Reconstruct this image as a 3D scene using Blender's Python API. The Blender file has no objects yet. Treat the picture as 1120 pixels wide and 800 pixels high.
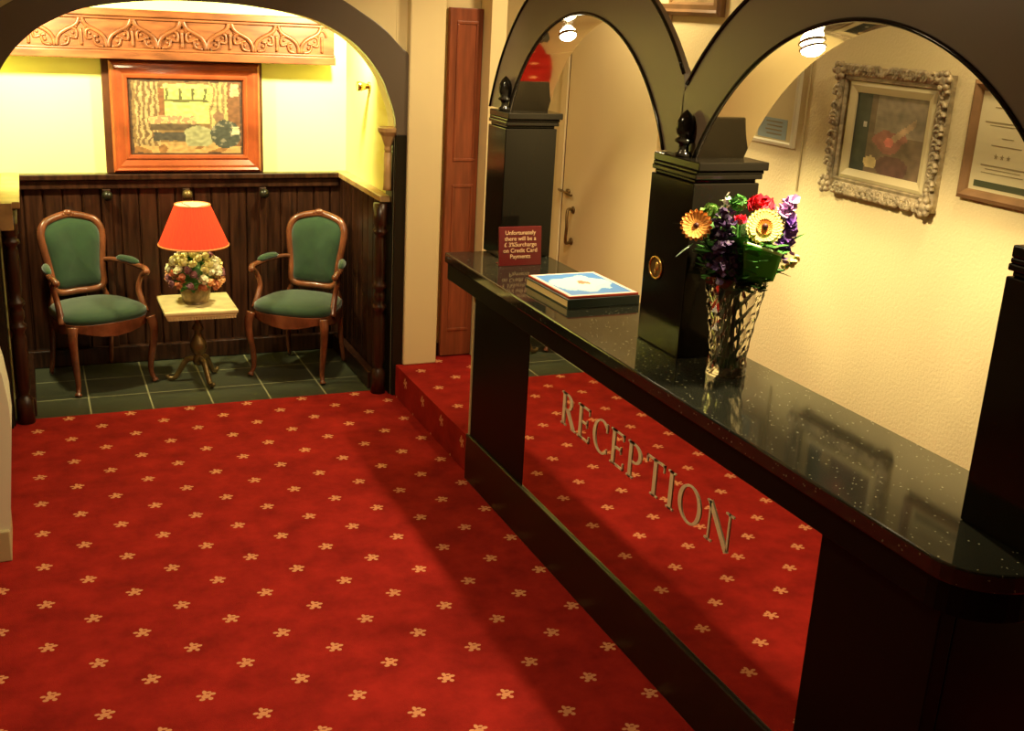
import bpy, bmesh, math, random
from mathutils import Vector, Matrix, noise

# ------------------------------------------------------------------ camera, world, exposure
K = 2.2                                   # metres per survey unit (camera height = 1 unit)
PI = math.pi
sc = bpy.context.scene
C = sc.collection
yaw, pitch, roll = 0.416037, -0.308465, 0.0530313
fw = Vector((math.sin(yaw) * math.cos(pitch), math.cos(yaw) * math.cos(pitch), math.sin(pitch)))
rt = Vector((math.cos(yaw), -math.sin(yaw), 0))
up = rt.cross(fw)
r2 = rt * math.cos(roll) + up * math.sin(roll)
u2 = -rt * math.sin(roll) + up * math.cos(roll)
cam = bpy.data.cameras.new('camera')
cam.sensor_fit = 'HORIZONTAL'; cam.sensor_width = 36; cam.lens = 36 * 1215.25 / 1120
cam.clip_start = 0.05; cam.clip_end = 60
co = bpy.data.objects.new('camera', cam); C.objects.link(co)
m = Matrix((r2, u2, -fw)).transposed().to_4x4(); m.translation = Vector((0, 0, K))
co.matrix_world = m
sc.camera = co

w = bpy.data.worlds.new('world'); sc.world = w; w.use_nodes = True
w.node_tree.nodes['Background'].inputs[0].default_value = (1.0, 0.78, 0.5, 1)
w.node_tree.nodes['Background'].inputs[1].default_value = 0.03
sc.view_settings.view_transform = 'Standard'
sc.view_settings.look = 'None'
sc.view_settings.exposure = 0.1
sc.view_settings.gamma = 1.0
sc.view_settings.use_curve_mapping = False
try:
    sc.cycles.use_denoising = True
    sc.cycles.max_bounces = 10
    sc.cycles.caustics_reflective = False
    sc.cycles.caustics_refractive = False
    sc.cycles.sample_clamp_indirect = 4.0
except Exception:
    pass

WARM = (1.0, 0.77, 0.43)
def light(name, kind, loc, power, color=WARM, size=0.06, target=None, angle=120, blend=0.6):
    l = bpy.data.lights.new(name, kind); l.energy = power; l.color = color
    if kind == 'AREA': l.shape = 'DISK'; l.size = size
    else: l.shadow_soft_size = size
    if kind == 'SPOT': l.spot_size = math.radians(angle); l.spot_blend = blend
    o = bpy.data.objects.new(name, l); C.objects.link(o); o.location = Vector(loc) * K
    if target is not None:
        d = (Vector(target) - Vector(loc)); o.rotation_euler = d.to_track_quat('-Z', 'Y').to_euler()
    return o
# unseen fill lights added under the ceiling, over the lobby and the desk
light('lobby_fill', 'AREA', (0.35, 1.55, 1.245), 24, WARM, 0.26, (0.35, 1.55, 0))
light('lobby_fill', 'AREA', (-0.1, 0.5, 1.245), 7, WARM, 0.30, (0.15, 0.1, 0))
light('lobby_fill', 'SPOT', (0.62, 1.95, 1.235), 90, WARM, 0.05, (0.93, 2.72, 0.55), 62, 0.9)  # added fill aimed at the pilaster to brighten it
light('desk_fill', 'AREA', (1.22, 1.2, 1.245), 11, WARM, 0.22, (1.22, 1.2, 0))
light('desk_fill', 'AREA', (1.2, 2.35, 1.245), 17, WARM, 0.18, (1.2, 2.35, 0))
# the spots let into the arch soffits
light('soffit_spot', 'SPOT', (1.0, 2.07, 0.945), 92, WARM, 0.03, (0.93, 1.98, 0.0), 150, 0.5)
light('soffit_spot', 'SPOT', (1.0, 1.295, 0.95), 98, WARM, 0.03, (0.95, 1.38, 0.0), 150, 0.5)
light('soffit_spot_core', 'SPOT', (1.0, 2.06, 0.94), 60, (1.0, 0.85, 0.42), 0.03, (1.39, 1.66, 0.575), 34, 1.0)
# alcove spots tucked behind the head of the arch, aimed at the upper wall
light('alcove_spot', 'SPOT', (0.76, 2.84, 1.02), 165, (1.0, 0.95, 0.52), 0.05, (0.62, 3.195, 0.72), 112, 0.55)
light('alcove_spot', 'SPOT', (0.00, 2.84, 1.02), 165, (1.0, 0.95, 0.52), 0.05, (0.14, 3.195, 0.72), 112, 0.55)

# ------------------------------------------------------------------ materials
def lin(c):
    return tuple((x / 255 / 12.92) if x / 255 <= 0.04045 else ((x / 255 + 0.055) / 1.055) ** 2.4 for x in c)
def mat(name, col, rough=0.5, metal=0.0, spec=0.5, bump=0.0, bscale=50.0, var=0.0, vscale=5.0, coat=0.0, emit=None, estr=0.0, stretch=None, trans=0.0, ior=1.45):
    m = bpy.data.materials.new(name); m.use_nodes = True
    nt = m.node_tree; n = nt.nodes; L = nt.links; b = n['Principled BSDF']
    b.inputs['Base Color'].default_value = (*col, 1)
    b.inputs['Roughness'].default_value = rough; b.inputs['Metallic'].default_value = metal
    b.inputs['Specular IOR Level'].default_value = spec
    b.inputs['Coat Weight'].default_value = coat; b.inputs['Coat Roughness'].default_value = 0.05
    b.inputs['Transmission Weight'].default_value = trans; b.inputs['IOR'].default_value = ior
    if emit: b.inputs['Emission Color'].default_value = (*emit, 1); b.inputs['Emission Strength'].default_value = estr
    if bump or var:
        tc = n.new('ShaderNodeTexCoord'); mp = n.new('ShaderNodeMapping'); L.new(tc.outputs['Object'], mp.inputs[0])
        if stretch: mp.inputs['Scale'].default_value = stretch
        if var:
            nz = n.new('ShaderNodeTexNoise'); nz.inputs['Scale'].default_value = vscale; nz.inputs['Detail'].default_value = 5
            L.new(mp.outputs[0], nz.inputs['Vector'])
            mx = n.new('ShaderNodeMix'); mx.data_type = 'RGBA'
            mx.inputs[6].default_value = (*[c * (1 - var) for c in col], 1); mx.inputs[7].default_value = (*[min(1, c * (1 + var)) for c in col], 1)
            cr = n.new('ShaderNodeValToRGB'); cr.color_ramp.elements[0].position = 0.35; cr.color_ramp.elements[1].position = 0.65
            L.new(nz.outputs[0], cr.inputs[0]); L.new(cr.outputs[0], mx.inputs[0]); L.new(mx.outputs[2], b.inputs['Base Color'])
        if bump:
            nb = n.new('ShaderNodeTexNoise'); nb.inputs['Scale'].default_value = bscale; nb.inputs['Detail'].default_value = 3
            L.new(mp.outputs[0], nb.inputs['Vector'])
            bp = n.new('ShaderNodeBump'); bp.inputs['Strength'].default_value = bump; bp.inputs['Distance'].default_value = 0.01
            L.new(nb.outputs[0], bp.inputs['Height']); L.new(bp.outputs[0], b.inputs['Normal'])
    return m
M = {}
M['wall'] = mat('textured cream wall', (0.70, 0.60, 0.33), 0.7, bump=0.22, bscale=85, spec=0.25)
M['smooth'] = mat('smooth cream paint', (0.74, 0.62, 0.34), 0.5, spec=0.3)
M['alcove'] = mat('yellow cream alcove paint', (0.93, 0.91, 0.36), 0.8, spec=0.1)
M['ceil'] = mat('ceiling paint', (0.78, 0.68, 0.45), 0.8, spec=0.2)
M['white'] = mat('off white gloss paint', (0.78, 0.76, 0.55), 0.35)
M['beige'] = mat('beige gloss paint', (0.50, 0.42, 0.22), 0.35)
M['black'] = mat('polished black', (0.007, 0.006, 0.004), 0.12, spec=0.24)
M['blackw'] = mat('satin black wood', (0.014, 0.011, 0.006), 0.3, spec=0.35)
M['arch'] = mat('lacquered black arch', (0.115, 0.088, 0.062), 0.34, spec=0.6)
M['panel'] = mat('dull black laminate', (0.006, 0.005, 0.0035), 0.35, spec=0.08)
M['darkoak'] = mat('dark oak', (0.030, 0.010, 0.0045), 0.32, spec=0.5, var=0.6, vscale=3, stretch=(14, 14, 1.0))
M['oakrail'] = mat('worn oak ledge', (0.42, 0.26, 0.11), 0.4, var=0.2, vscale=10)
M['beam'] = mat('carved oak', (0.20, 0.060, 0.020), 0.4, var=0.35, vscale=4, stretch=(1.5, 8, 8))
M['frame'] = mat('red mahogany frame', (0.30, 0.06, 0.018), 0.28, var=0.25, vscale=6, coat=0.3)
M['board'] = mat('dark walnut board', (0.09, 0.03, 0.012), 0.4, var=0.3, vscale=6)
M['door'] = mat('red brown door', (0.22, 0.055, 0.02), 0.35, var=0.25, vscale=3, stretch=(10, 10, 1))
M['chairw'] = mat('polished mahogany', (0.15, 0.045, 0.018), 0.25, var=0.3, vscale=12, coat=0.3)
M['green'] = mat('green velvet', (0.012, 0.034, 0.010), 0.75, spec=0.25, bump=0.15, bscale=300, var=0.15, vscale=12)
M['green'].node_tree.nodes['Principled BSDF'].inputs['Sheen Weight'].default_value = 0.35
M['brass'] = mat('brass', (0.75, 0.48, 0.16), 0.25, metal=1)
M['chrome'] = mat('steel', (0.6, 0.55, 0.42), 0.3, metal=1)
M['mirror'] = mat('mirror glass', (0.86, 0.80, 0.74), 0.012, metal=1)
M['soffit'] = mat('mirror lining', (0.80, 0.72, 0.55), 0.05, metal=1)
M['letter'] = mat('brushed pewter letter', (0.80, 0.72, 0.46), 0.55, metal=0.0)
M['gilt'] = mat('distressed gilt plaster', (0.38, 0.31, 0.18), 0.5, metal=0.2, var=0.3, vscale=25, bump=0.6, bscale=60)
M['slip'] = mat('cream slip', (0.60, 0.52, 0.28), 0.5)
M['wood2'] = mat('light brown wood frame', (0.22, 0.125, 0.055), 0.35, var=0.2, vscale=8)
M['paper'] = mat('paper', (0.60, 0.53, 0.30), 0.7)
M['ink'] = mat('faded ink', (0.26, 0.21, 0.10), 0.7)
M['darkgreen'] = mat('dark green band', (0.06, 0.07, 0.03), 0.6)
M['blue'] = mat('pale blue notice', (0.28, 0.36, 0.36), 0.5)
M['signred'] = mat('maroon sign', (0.12, 0.008, 0.010), 0.3)
M['signtext'] = mat('sign lettering', (0.80, 0.55, 0.30), 0.6)
M['tabletop'] = mat('cream marble', (0.78, 0.62, 0.30), 0.3, var=0.15, vscale=12)
M['bronze'] = mat('antique bronze', (0.16, 0.10, 0.035), 0.35, metal=0.6, var=0.3, vscale=20)
M['ceramic'] = mat('mottled olive ceramic', (0.22, 0.15, 0.07), 0.3, var=0.4, vscale=25)
M['trimgold'] = mat('gold braid', (0.7, 0.22, 0.06), 0.6)
M['leaf'] = mat('leaf', (0.05, 0.18, 0.03), 0.45, var=0.3, vscale=30)
M['leaflight'] = mat('light leaf', (0.16, 0.30, 0.07), 0.45)
M['aspidistra'] = mat('broad leaf', (0.08, 0.38, 0.04), 0.35, var=0.2, vscale=20)
def translucent(name, col):
    m = bpy.data.materials.new(name); m.use_nodes = True; nt = m.node_tree; n = nt.nodes; n.clear(); L = nt.links
    o = n.new('ShaderNodeOutputMaterial'); d = n.new('ShaderNodeBsdfPrincipled'); t = n.new('ShaderNodeBsdfTranslucent'); mx = n.new('ShaderNodeMixShader')
    d.inputs['Base Color'].default_value = (*col, 1); d.inputs['Roughness'].default_value = 0.4; t.inputs[0].default_value = (*col, 1); mx.inputs[0].default_value = 0.45
    L.new(d.outputs[0], mx.inputs[1]); L.new(t.outputs[0], mx.inputs[2]); L.new(mx.outputs[0], o.inputs[0]); return m
M['aspidistra'] = translucent('broad leaf blade', (0.14, 0.52, 0.08))
M['lime'] = mat('leaf rim', (0.55, 0.80, 0.38), 0.4)
M['pageside'] = mat('page block', (0.88, 0.66, 0.32), 0.7)
M['bookdark'] = mat('dark green book cloth', (0.02, 0.035, 0.03), 0.4)
M['redtrim'] = mat('red cover board', (0.5, 0.06, 0.03), 0.4)

def glow(name, col, s):
    m = bpy.data.materials.new(name); m.use_nodes = True; n = m.node_tree.nodes; n.clear()
    e = n.new('ShaderNodeEmission'); o = n.new('ShaderNodeOutputMaterial'); e.inputs[0].default_value = (*col, 1); e.inputs[1].default_value = s
    m.node_tree.links.new(e.outputs[0], o.inputs[0]); return m
M['bulb'] = glow('lit lamp', (1, 0.9, 0.62), 25)

def shade_mat():
    m = bpy.data.materials.new('red pleated shade'); m.use_nodes = True; nt = m.node_tree; n = nt.nodes; n.clear(); L = nt.links
    o = n.new('ShaderNodeOutputMaterial'); d = n.new('ShaderNodeBsdfDiffuse'); t = n.new('ShaderNodeBsdfTranslucent'); mx = n.new('ShaderNodeMixShader'); e = n.new('ShaderNodeEmission'); ad = n.new('ShaderNodeAddShader')
    d.inputs[0].default_value = (0.75, 0.09, 0.03, 1); t.inputs[0].default_value = (0.95, 0.10, 0.03, 1); mx.inputs[0].default_value = 0.6
    e.inputs[0].default_value = (1.0, 0.13, 0.05, 1); e.inputs[1].default_value = 0.30
    L.new(d.outputs[0], mx.inputs[1]); L.new(t.outputs[0], mx.inputs[2]); L.new(mx.outputs[0], ad.inputs[0]); L.new(e.outputs[0], ad.inputs[1]); L.new(ad.outputs[0], o.inputs[0])
    return m
M['shade'] = shade_mat()
M['lining'] = mat('white shade lining', (0.85, 0.80, 0.66), 0.7)
M['lining'].node_tree.nodes['Principled BSDF'].inputs['Transmission Weight'].default_value = 0.6
M['lining'].node_tree.nodes['Principled BSDF'].inputs['Roughness'].default_value = 0.9
M['lining'].node_tree.nodes['Principled BSDF'].inputs['IOR'].default_value = 1.05

def attr_mat(name, rough=0.5):
    m = bpy.data.materials.new(name); m.use_nodes = True; nt = m.node_tree
    a = nt.nodes.new('ShaderNodeAttribute'); a.attribute_name = 'Col'; nt.links.new(a.outputs['Color'], nt.nodes['Principled BSDF'].inputs['Base Color'])
    nt.nodes['Principled BSDF'].inputs['Roughness'].default_value = rough
    return m
M['print'] = attr_mat('printed colours', 0.45)

def glass_mat():
    m = mat('cut crystal', (0.95, 0.93, 0.86), 0.02, trans=1.0, ior=1.52); return m
M['glass'] = glass_mat()

def granite():
    m = mat('black granite', (0.012, 0.013, 0.009), 0.07, spec=0.55, ior=1.5); nt = m.node_tree; n = nt.nodes; L = nt.links; b = n['Principled BSDF']
    tc = n.new('ShaderNodeTexCoord'); v = n.new('ShaderNodeTexVoronoi'); v.inputs['Scale'].default_value = 260
    L.new(tc.outputs['Object'], v.inputs['Vector'])
    s = n.new('ShaderNodeSeparateColor'); L.new(v.outputs['Color'], s.inputs[0])
    g = n.new('ShaderNodeMath'); g.operation = 'GREATER_THAN'; g.inputs[1].default_value = 0.992; L.new(s.outputs[0], g.inputs[0])
    mx = n.new('ShaderNodeMix'); mx.data_type = 'RGBA'; mx.inputs[6].default_value = (0.012, 0.013, 0.009, 1); mx.inputs[7].default_value = (0.20, 0.20, 0.13, 1)
    L.new(g.outputs[0], mx.inputs[0]); L.new(mx.outputs[2], b.inputs['Base Color'])
    return m
M['granite'] = granite()

# ---- carpet: brick-red pile with a staggered lattice of small gold sprigs, lattice measured in metres
def carpet(name, plane='XY', ox=-0.03178, oy=2.53165, du=0.0714471, dv=0.1399393):
    m = bpy.data.materials.new(name); m.use_nodes = True; nt = m.node_tree; n = nt.nodes; L = nt.links; b = n['Principled BSDF']
    b.inputs['Roughness'].default_value = 0.95; b.inputs['Specular IOR Level'].default_value = 0.08; b.inputs['Sheen Weight'].default_value = 0.0
    tc = n.new('ShaderNodeTexCoord'); sp = n.new('ShaderNodeSeparateXYZ'); L.new(tc.outputs['Object'], sp.inputs[0])
    def mth(op, a, c=None, d=None):
        q = n.new('ShaderNodeMath'); q.operation = op
        for k, x in enumerate((a, c, d)):
            if x is None: continue
            if isinstance(x, (int, float)): q.inputs[k].default_value = x
            else: L.new(x, q.inputs[k])
        return q.outputs[0]
    U = sp.outputs['X'] if plane[0] == 'X' else sp.outputs['Z']
    V = sp.outputs['Y']
    P = 2 * du * K; Q = dv * K
    dists = []
    for k in range(2):
        u = mth('SUBTRACT', U, (ox + k * du) * K); v = mth('SUBTRACT', V, (oy - k * dv / 2) * K)
        cu = mth('SUBTRACT', u, mth('MULTIPLY', mth('ROUND', mth('DIVIDE', u, P)), P))
        cv = mth('SUBTRACT', v, mth('MULTIPLY', mth('ROUND', mth('DIVIDE', v, Q)), Q))
        # sprig: side bar, body, head petals, foot
        for (a, c, ra, rc) in ((-0.002, 0.019, 0.008, 0.013), (0.0, -0.004, 0.017, 0.013), (-0.022, 0.004, 0.010, 0.007), (0.022, 0.004, 0.012, 0.008), (-0.014, -0.019, 0.011, 0.008), (0.013, -0.021, 0.009, 0.009), (0.012, 0.016, 0.009, 0.006)):
            e = mth('ADD', mth('POWER', mth('ABSOLUTE', mth('DIVIDE', mth('SUBTRACT', cu, a), ra)), 2), mth('POWER', mth('ABSOLUTE', mth('DIVIDE', mth('SUBTRACT', cv, c), rc)), 2))
            dists.append(e)
    mn = dists[0]
    for e in dists[1:]: mn = mth('MINIMUM', mn, e)
    mask = mth('MULTIPLY', mth('LESS_THAN', mn, 0.80), 0.8)
    nz = n.new('ShaderNodeTexNoise'); nz.inputs['Scale'].default_value = 6; nz.inputs['Detail'].default_value = 6; nz.inputs['Roughness'].default_value = 0.65; L.new(tc.outputs['Object'], nz.inputs['Vector'])
    cr = n.new('ShaderNodeValToRGB'); cr.color_ramp.elements[0].position = 0.3; cr.color_ramp.elements[1].position = 0.7
    cr.color_ramp.elements[0].color = (0.20, 0.010, 0.007, 1); cr.color_ramp.elements[1].color = (0.37, 0.019, 0.013, 1)
    L.new(nz.outputs[0], cr.inputs[0])
    mx = n.new('ShaderNodeMix'); mx.data_type = 'RGBA'; L.new(mask, mx.inputs[0]); L.new(cr.outputs[0], mx.inputs[6]); mx.inputs[7].default_value = (0.72, 0.34, 0.16, 1)
    L.new(mx.outputs[2], b.inputs['Base Color'])
    nb = n.new('ShaderNodeTexNoise'); nb.inputs['Scale'].default_value = 260; L.new(tc.outputs['Object'], nb.inputs['Vector'])
    bp = n.new('ShaderNodeBump'); bp.inputs['Strength'].default_value = 0.5; bp.inputs['Distance'].default_value = 0.004; L.new(nb.outputs[0], bp.inputs['Height']); L.new(bp.outputs[0], b.inputs['Normal'])
    return m
M['carpet'] = carpet('red carpet with gold sprigs')
M['carpetstep'] = carpet('red carpet on the platform', 'XY', 0.905, 2.50)
M['riser'] = carpet('red carpet on the riser', 'ZY', 0.062, 2.475)

def tiles():
    m = mat('green slate tiles', (0.03, 0.04, 0.02), 0.38, spec=0.5); nt = m.node_tree; n = nt.nodes; L = nt.links; b = n['Principled BSDF']
    tc = n.new('ShaderNodeTexCoord'); sp = n.new('ShaderNodeSeparateXYZ'); L.new(tc.outputs['Object'], sp.inputs[0])
    def mth(op, a, c=None):
        q = n.new('ShaderNodeMath'); q.operation = op
        for k, x in enumerate((a, c)):
            if x is None: continue
            if isinstance(x, (int, float)): q.inputs[k].default_value = x
            else: L.new(x, q.inputs[k])
        return q.outputs[0]
    g = []
    for ch, off in (('X', 0.0925), ('Y', 2.889)):
        P = 0.1475 * K
        u = mth('SUBTRACT', sp.outputs[ch], off * K)
        g.append(mth('ABSOLUTE', mth('SUBTRACT', u, mth('MULTIPLY', mth('ROUND', mth('DIVIDE', u, P)), P))))
    lx = mth('LESS_THAN', g[0], 0.0045); ly = mth('LESS_THAN', g[1], 0.004)
    k = mth('MAXIMUM', lx, ly)
    nz = n.new('ShaderNodeTexNoise'); nz.inputs['Scale'].default_value = 5; nz.inputs['Detail'].default_value = 6; L.new(tc.outputs['Object'], nz.inputs['Vector'])
    cr = n.new('ShaderNodeValToRGB'); cr.color_ramp.elements[0].color = (0.034, 0.036, 0.020, 1); cr.color_ramp.elements[1].color = (0.070, 0.072, 0.040, 1)
    L.new(nz.outputs[0], cr.inputs[0])
    mx = n.new('ShaderNodeMix'); mx.data_type = 'RGBA'; L.new(k, mx.inputs[0]); L.new(cr.outputs[0], mx.inputs[6]); mx.inputs[7].default_value = (0.30, 0.28, 0.15, 1)
    L.new(mx.outputs[2], b.inputs['Base Color'])
    bp = n.new('ShaderNodeBump'); bp.inputs['Strength'].default_value = 0.3; bp.inputs['Distance'].default_value = 0.01; L.new(nz.outputs[0], bp.inputs['Height']); L.new(bp.outputs[0], b.inputs['Normal'])
    return m
M['tiles'] = tiles()

# ------------------------------------------------------------------ mesh helpers
class MB:
    """collects shapes; k scales survey units to metres (k=1: metres)"""
    def __init__(s, k=K): s.v = []; s.f = []; s.k = k; s.col = None
    def add(s, vs, fs):
        o = len(s.v); s.v += [Vector(v) * s.k for v in vs]; s.f += [tuple(i + o for i in f) for f in fs]; return s
    def box(s, x0, x1, y0, y1, z0, z1):
        return s.add([(x0,y0,z0),(x1,y0,z0),(x1,y1,z0),(x0,y1,z0),(x0,y0,z1),(x1,y0,z1),(x1,y1,z1),(x0,y1,z1)],
                     [(0,3,2,1),(4,5,6,7),(0,1,5,4),(1,2,6,5),(2,3,7,6),(3,0,4,7)])
    def prism(s, poly, ax, a, b):
        """poly: 2-D points in the two other axes (in x,y,z order), extruded along axis ax from a to b"""
        n = len(poly)
        def P(p, t):
            q = list(p); q.insert(ax, t); return q
        s.add([P(p, a) for p in poly] + [P(p, b) for p in poly],
              [tuple(range(n))[::-1], tuple(range(n, 2 * n))] + [(i, (i + 1) % n, n + (i + 1) % n, n + i) for i in range(n)])
        return s
    def lathe(s, prof, c=(0, 0, 0), n=24, axis=2, rf=None, cap=True):
        vs = []; fs = []
        for j, (r, h) in enumerate(prof):
            for i in range(n):
                a = 2 * PI * i / n; rr = r * (rf(a, j, i) if rf else 1)
                p = [rr * math.cos(a), rr * math.sin(a)]
                q = {2: (p[0], p[1], h), 0: (h, p[0], p[1]), 1: (p[1], h, p[0])}[axis]
                vs.append((q[0] + c[0], q[1] + c[1], q[2] + c[2]))
        for j in range(len(prof) - 1):
            for i in range(n):
                fs.append((j*n+i, j*n+(i+1)%n, (j+1)*n+(i+1)%n, (j+1)*n+i))
        if cap: fs += [tuple(range(n))[::-1], tuple(range((len(prof)-1)*n, len(prof)*n))]
        return s.add(vs, fs)
    def tube(s, pts, r, n=8, closed=False, flat=1.0, upv=None):
        pts = [Vector(p) for p in pts]; N = len(pts)
        rs = r if isinstance(r, (list, tuple)) else [r] * N
        vs = []; prev = None
        for i, p in enumerate(pts):
            if closed: t = pts[(i + 1) % N] - pts[i - 1]
            else: t = pts[min(i + 1, N - 1)] - pts[max(i - 1, 0)]
            t.normalize()
            if upv is not None: a = Vector(upv); a = (a - t * a.dot(t)).normalized()
            elif prev is None:
                a = Vector((0, 0, 1)) if abs(t.z) < 0.9 else Vector((1, 0, 0)); a = (a - t * a.dot(t)).normalized()
            else: a = (prev - t * prev.dot(t)).normalized()
            prev = a; b = t.cross(a)
            for k in range(n):
                q = 2 * PI * k / n
                vs.append(p + a * math.cos(q) * rs[i] + b * math.sin(q) * rs[i] * flat)
        fs = []
        for i in range(N if closed else N - 1):
            for k in range(n):
                j = (i + 1) % N; fs.append((i*n+k, i*n+(k+1)%n, j*n+(k+1)%n, j*n+k))
        if not closed: fs += [tuple(range(n))[::-1], tuple(range((N-1)*n, N*n))]
        return s.add(vs, fs)
    def ball(s, c, r, n=10, m=6, sc=(1, 1, 1)):
        prof = [(max(1e-4, r * math.sin(PI * j / m)), -r * math.cos(PI * j / m)) for j in range(m + 1)]
        o = len(s.v); s.lathe(prof, (0, 0, 0), n)
        for i in range(o, len(s.v)):
            v = s.v[i]; s.v[i] = Vector((v.x * sc[0], v.y * sc[1], v.z * sc[2])) + Vector(c) * s.k
        return s
    def xf(s, mtx, start=0):
        for i in range(start, len(s.v)): s.v[i] = mtx @ s.v[i]
        return s
    def build(s, name, material, parent=None, smooth=False, bevel=0.0, sub=0, world=True, label=None, colors=None):
        me = bpy.data.meshes.new(name)
        off = parent_origin(parent) if (parent is not None and world) else Vector((0, 0, 0))
        me.from_pydata([tuple(v - off) for v in s.v], [], s.f); me.update()
        bm = bmesh.new(); bm.from_mesh(me); bmesh.ops.recalc_face_normals(bm, faces=bm.faces); bm.to_mesh(me); bm.free()
        if colors:
            ca = me.color_attributes.new('Col', 'FLOAT_COLOR', 'CORNER')
            for p in me.polygons:
                for li in p.loop_indices: ca.data[li].color = (*colors[p.index], 1)
        o = bpy.data.objects.new(name, me); C.objects.link(o); me.materials.append(material)
        if smooth:
            for p in me.polygons: p.use_smooth = True
        if bevel:
            b = o.modifiers.new('bevel', 'BEVEL'); b.width = bevel; b.segments = 2; b.limit_method = 'ANGLE'; b.angle_limit = 0.6
        if sub:
            q = o.modifiers.new('sub', 'SUBSURF'); q.levels = sub; q.render_levels = sub
        if parent is not None: o.parent = parent
        if label: o['label'] = label
        return o
ORIG = {}
def parent_origin(o):
    q = Vector((0, 0, 0)); p = o
    while p is not None: q += ORIG.get(p.name, Vector((0, 0, 0))); p = p.parent
    return q
def thing(name, label, cat, loc=(0, 0, 0), group=None, rz=0, k=K):
    o = bpy.data.objects.new(name, None); C.objects.link(o); o.empty_display_size = 0.05
    o.location = Vector(loc) * k; o.rotation_euler = (0, 0, rz); ORIG[o.name] = Vector(loc) * k
    o['label'] = label; o['category'] = cat
    if group: o['group'] = group
    return o
def tag(o, label, cat, group=None, kind=None):
    o['label'] = label; o['category'] = cat
    if group: o['group'] = group
    if kind: o['kind'] = kind
    return o
def struct(name, mb, mt, **kw):
    o = mb.build(name, mt, **kw); o['kind'] = 'structure'; return o
def copy_tree(o, parent=None):
    c = o.copy(); C.objects.link(c)
    if parent is not None: c.parent = parent
    for ch in list(o.children): copy_tree(ch, c)
    return c
def catmull(P, n=6, closed=False):
    P = [Vector(p) for p in P]; N = len(P); out = []
    R = range(N if closed else N - 1)
    for i in R:
        if closed: a, b, c, d = P[i-1], P[i], P[(i+1) % N], P[(i+2) % N]
        else: a, b, c, d = P[max(i-1, 0)], P[i], P[i+1], P[min(i+2, N-1)]
        for k in range(n):
            t = k / n
            out.append(0.5 * ((2*b) + (c-a)*t + (2*a-5*b+4*c-d)*t*t + (3*b-a-3*c+d)*t**3))
    if not closed: out.append(P[-1])
    return out
def grid_print(name, parent, origin, eu, ev, nu, nv, fn, mt='print', thick=None):
    """flat colour print: origin (survey units), edge vectors eu, ev; fn(s,t)->linear rgb"""
    mb = MB(); vs = []; fs = []; cols = []
    O = Vector(origin); eu = Vector(eu); ev = Vector(ev)
    for j in range(nv + 1):
        for i in range(nu + 1): vs.append(O + eu * (i / nu) + ev * (j / nv))
    for j in range(nv):
        for i in range(nu):
            fs.append((j*(nu+1)+i, j*(nu+1)+i+1, (j+1)*(nu+1)+i+1, (j+1)*(nu+1)+i)); cols.append(fn((i+.5)/nu, (j+.5)/nv))
    mb.add(vs, fs); return mb.build(name, M[mt], parent, colors=cols)
def text_mesh(name, body, size, mtx, mt, parent, align='CENTER', extrude=0.0006):
    cu = bpy.data.curves.new(name, 'FONT'); cu.body = body; cu.size = size; cu.align_x = align; cu.extrude = extrude
    t = bpy.data.objects.new('tmp', cu); C.objects.link(t)
    dg = bpy.context.evaluated_depsgraph_get(); dg.update()
    me = bpy.data.meshes.new_from_object(t.evaluated_get(dg)); bpy.data.objects.remove(t); bpy.data.curves.remove(cu)
    me.transform(mtx); me.name = name; me.materials.clear(); me.materials.append(mt)
    o = bpy.data.objects.new(name, me); C.objects.link(o); o.parent = parent
    return o

# ------------------------------------------------------------------ the shell
CE = 1.25           # ceiling height, units
WR = 1.39           # wall behind the desk
FL = 0.086          # raised platform level
DX = 0.845          # mirror plane
XL = -0.9; YN = -2.2
struct('floor', MB().box(XL, .8547, YN, 2.76, -0.03, 0.0), M['carpet'])
struct('floor_alcove', MB().box(-0.14, 0.9, 2.76, 3.25, -0.03, -0.001), M['tiles'])
struct('floor_platform', MB().box(0.860, WR, YN, 3.0, -0.03, FL), M['carpetstep'])
struct('trim_1', MB().box(0.8548, 0.8598, 2.137, 2.70, -0.02, FL + 0.0015), M['riser'])
struct('ceiling', MB().box(XL - .05, WR + .05, YN - .05, 3.3, CE, CE + .03), M['ceil'])
struct('wall_right', MB().box(WR, WR + .05, YN, 3.05, -0.03, CE), M['wall'])
struct('wall_near', MB().box(XL - .05, WR, YN - .05, YN, -0.03, CE), M['wall'])
struct('wall_left', MB().box(XL - .05, XL, YN, 2.2, -0.03, CE), M['smooth'])
struct('wall_left_return', MB().box(XL, -0.30, 2.15, 2.20, -0.03, CE), M['smooth'])
struct('wall_far', MB().box(1.07, WR, 3.0, 3.05, 0, CE), M['smooth'])
# flight of wall between alcove and desk: strip beside the brown door, pilaster, pier
struct('wall_back', MB().box(0.886, 1.083, 2.765, 2.80, 0, CE), M['smooth'])
struct('wall_pilaster', MB().box(0.874, 0.966, 2.695, 2.764, FL, CE), M['smooth'], bevel=0.008)
struct('wall_pier', MB().box(1.084, 1.125, 2.69, 2.9995, FL, CE), M['smooth'])
struct('baseboard_back', MB().box(0.968, 0.993, 2.755, 2.765, FL, FL + .035), M['darkoak'])
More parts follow.
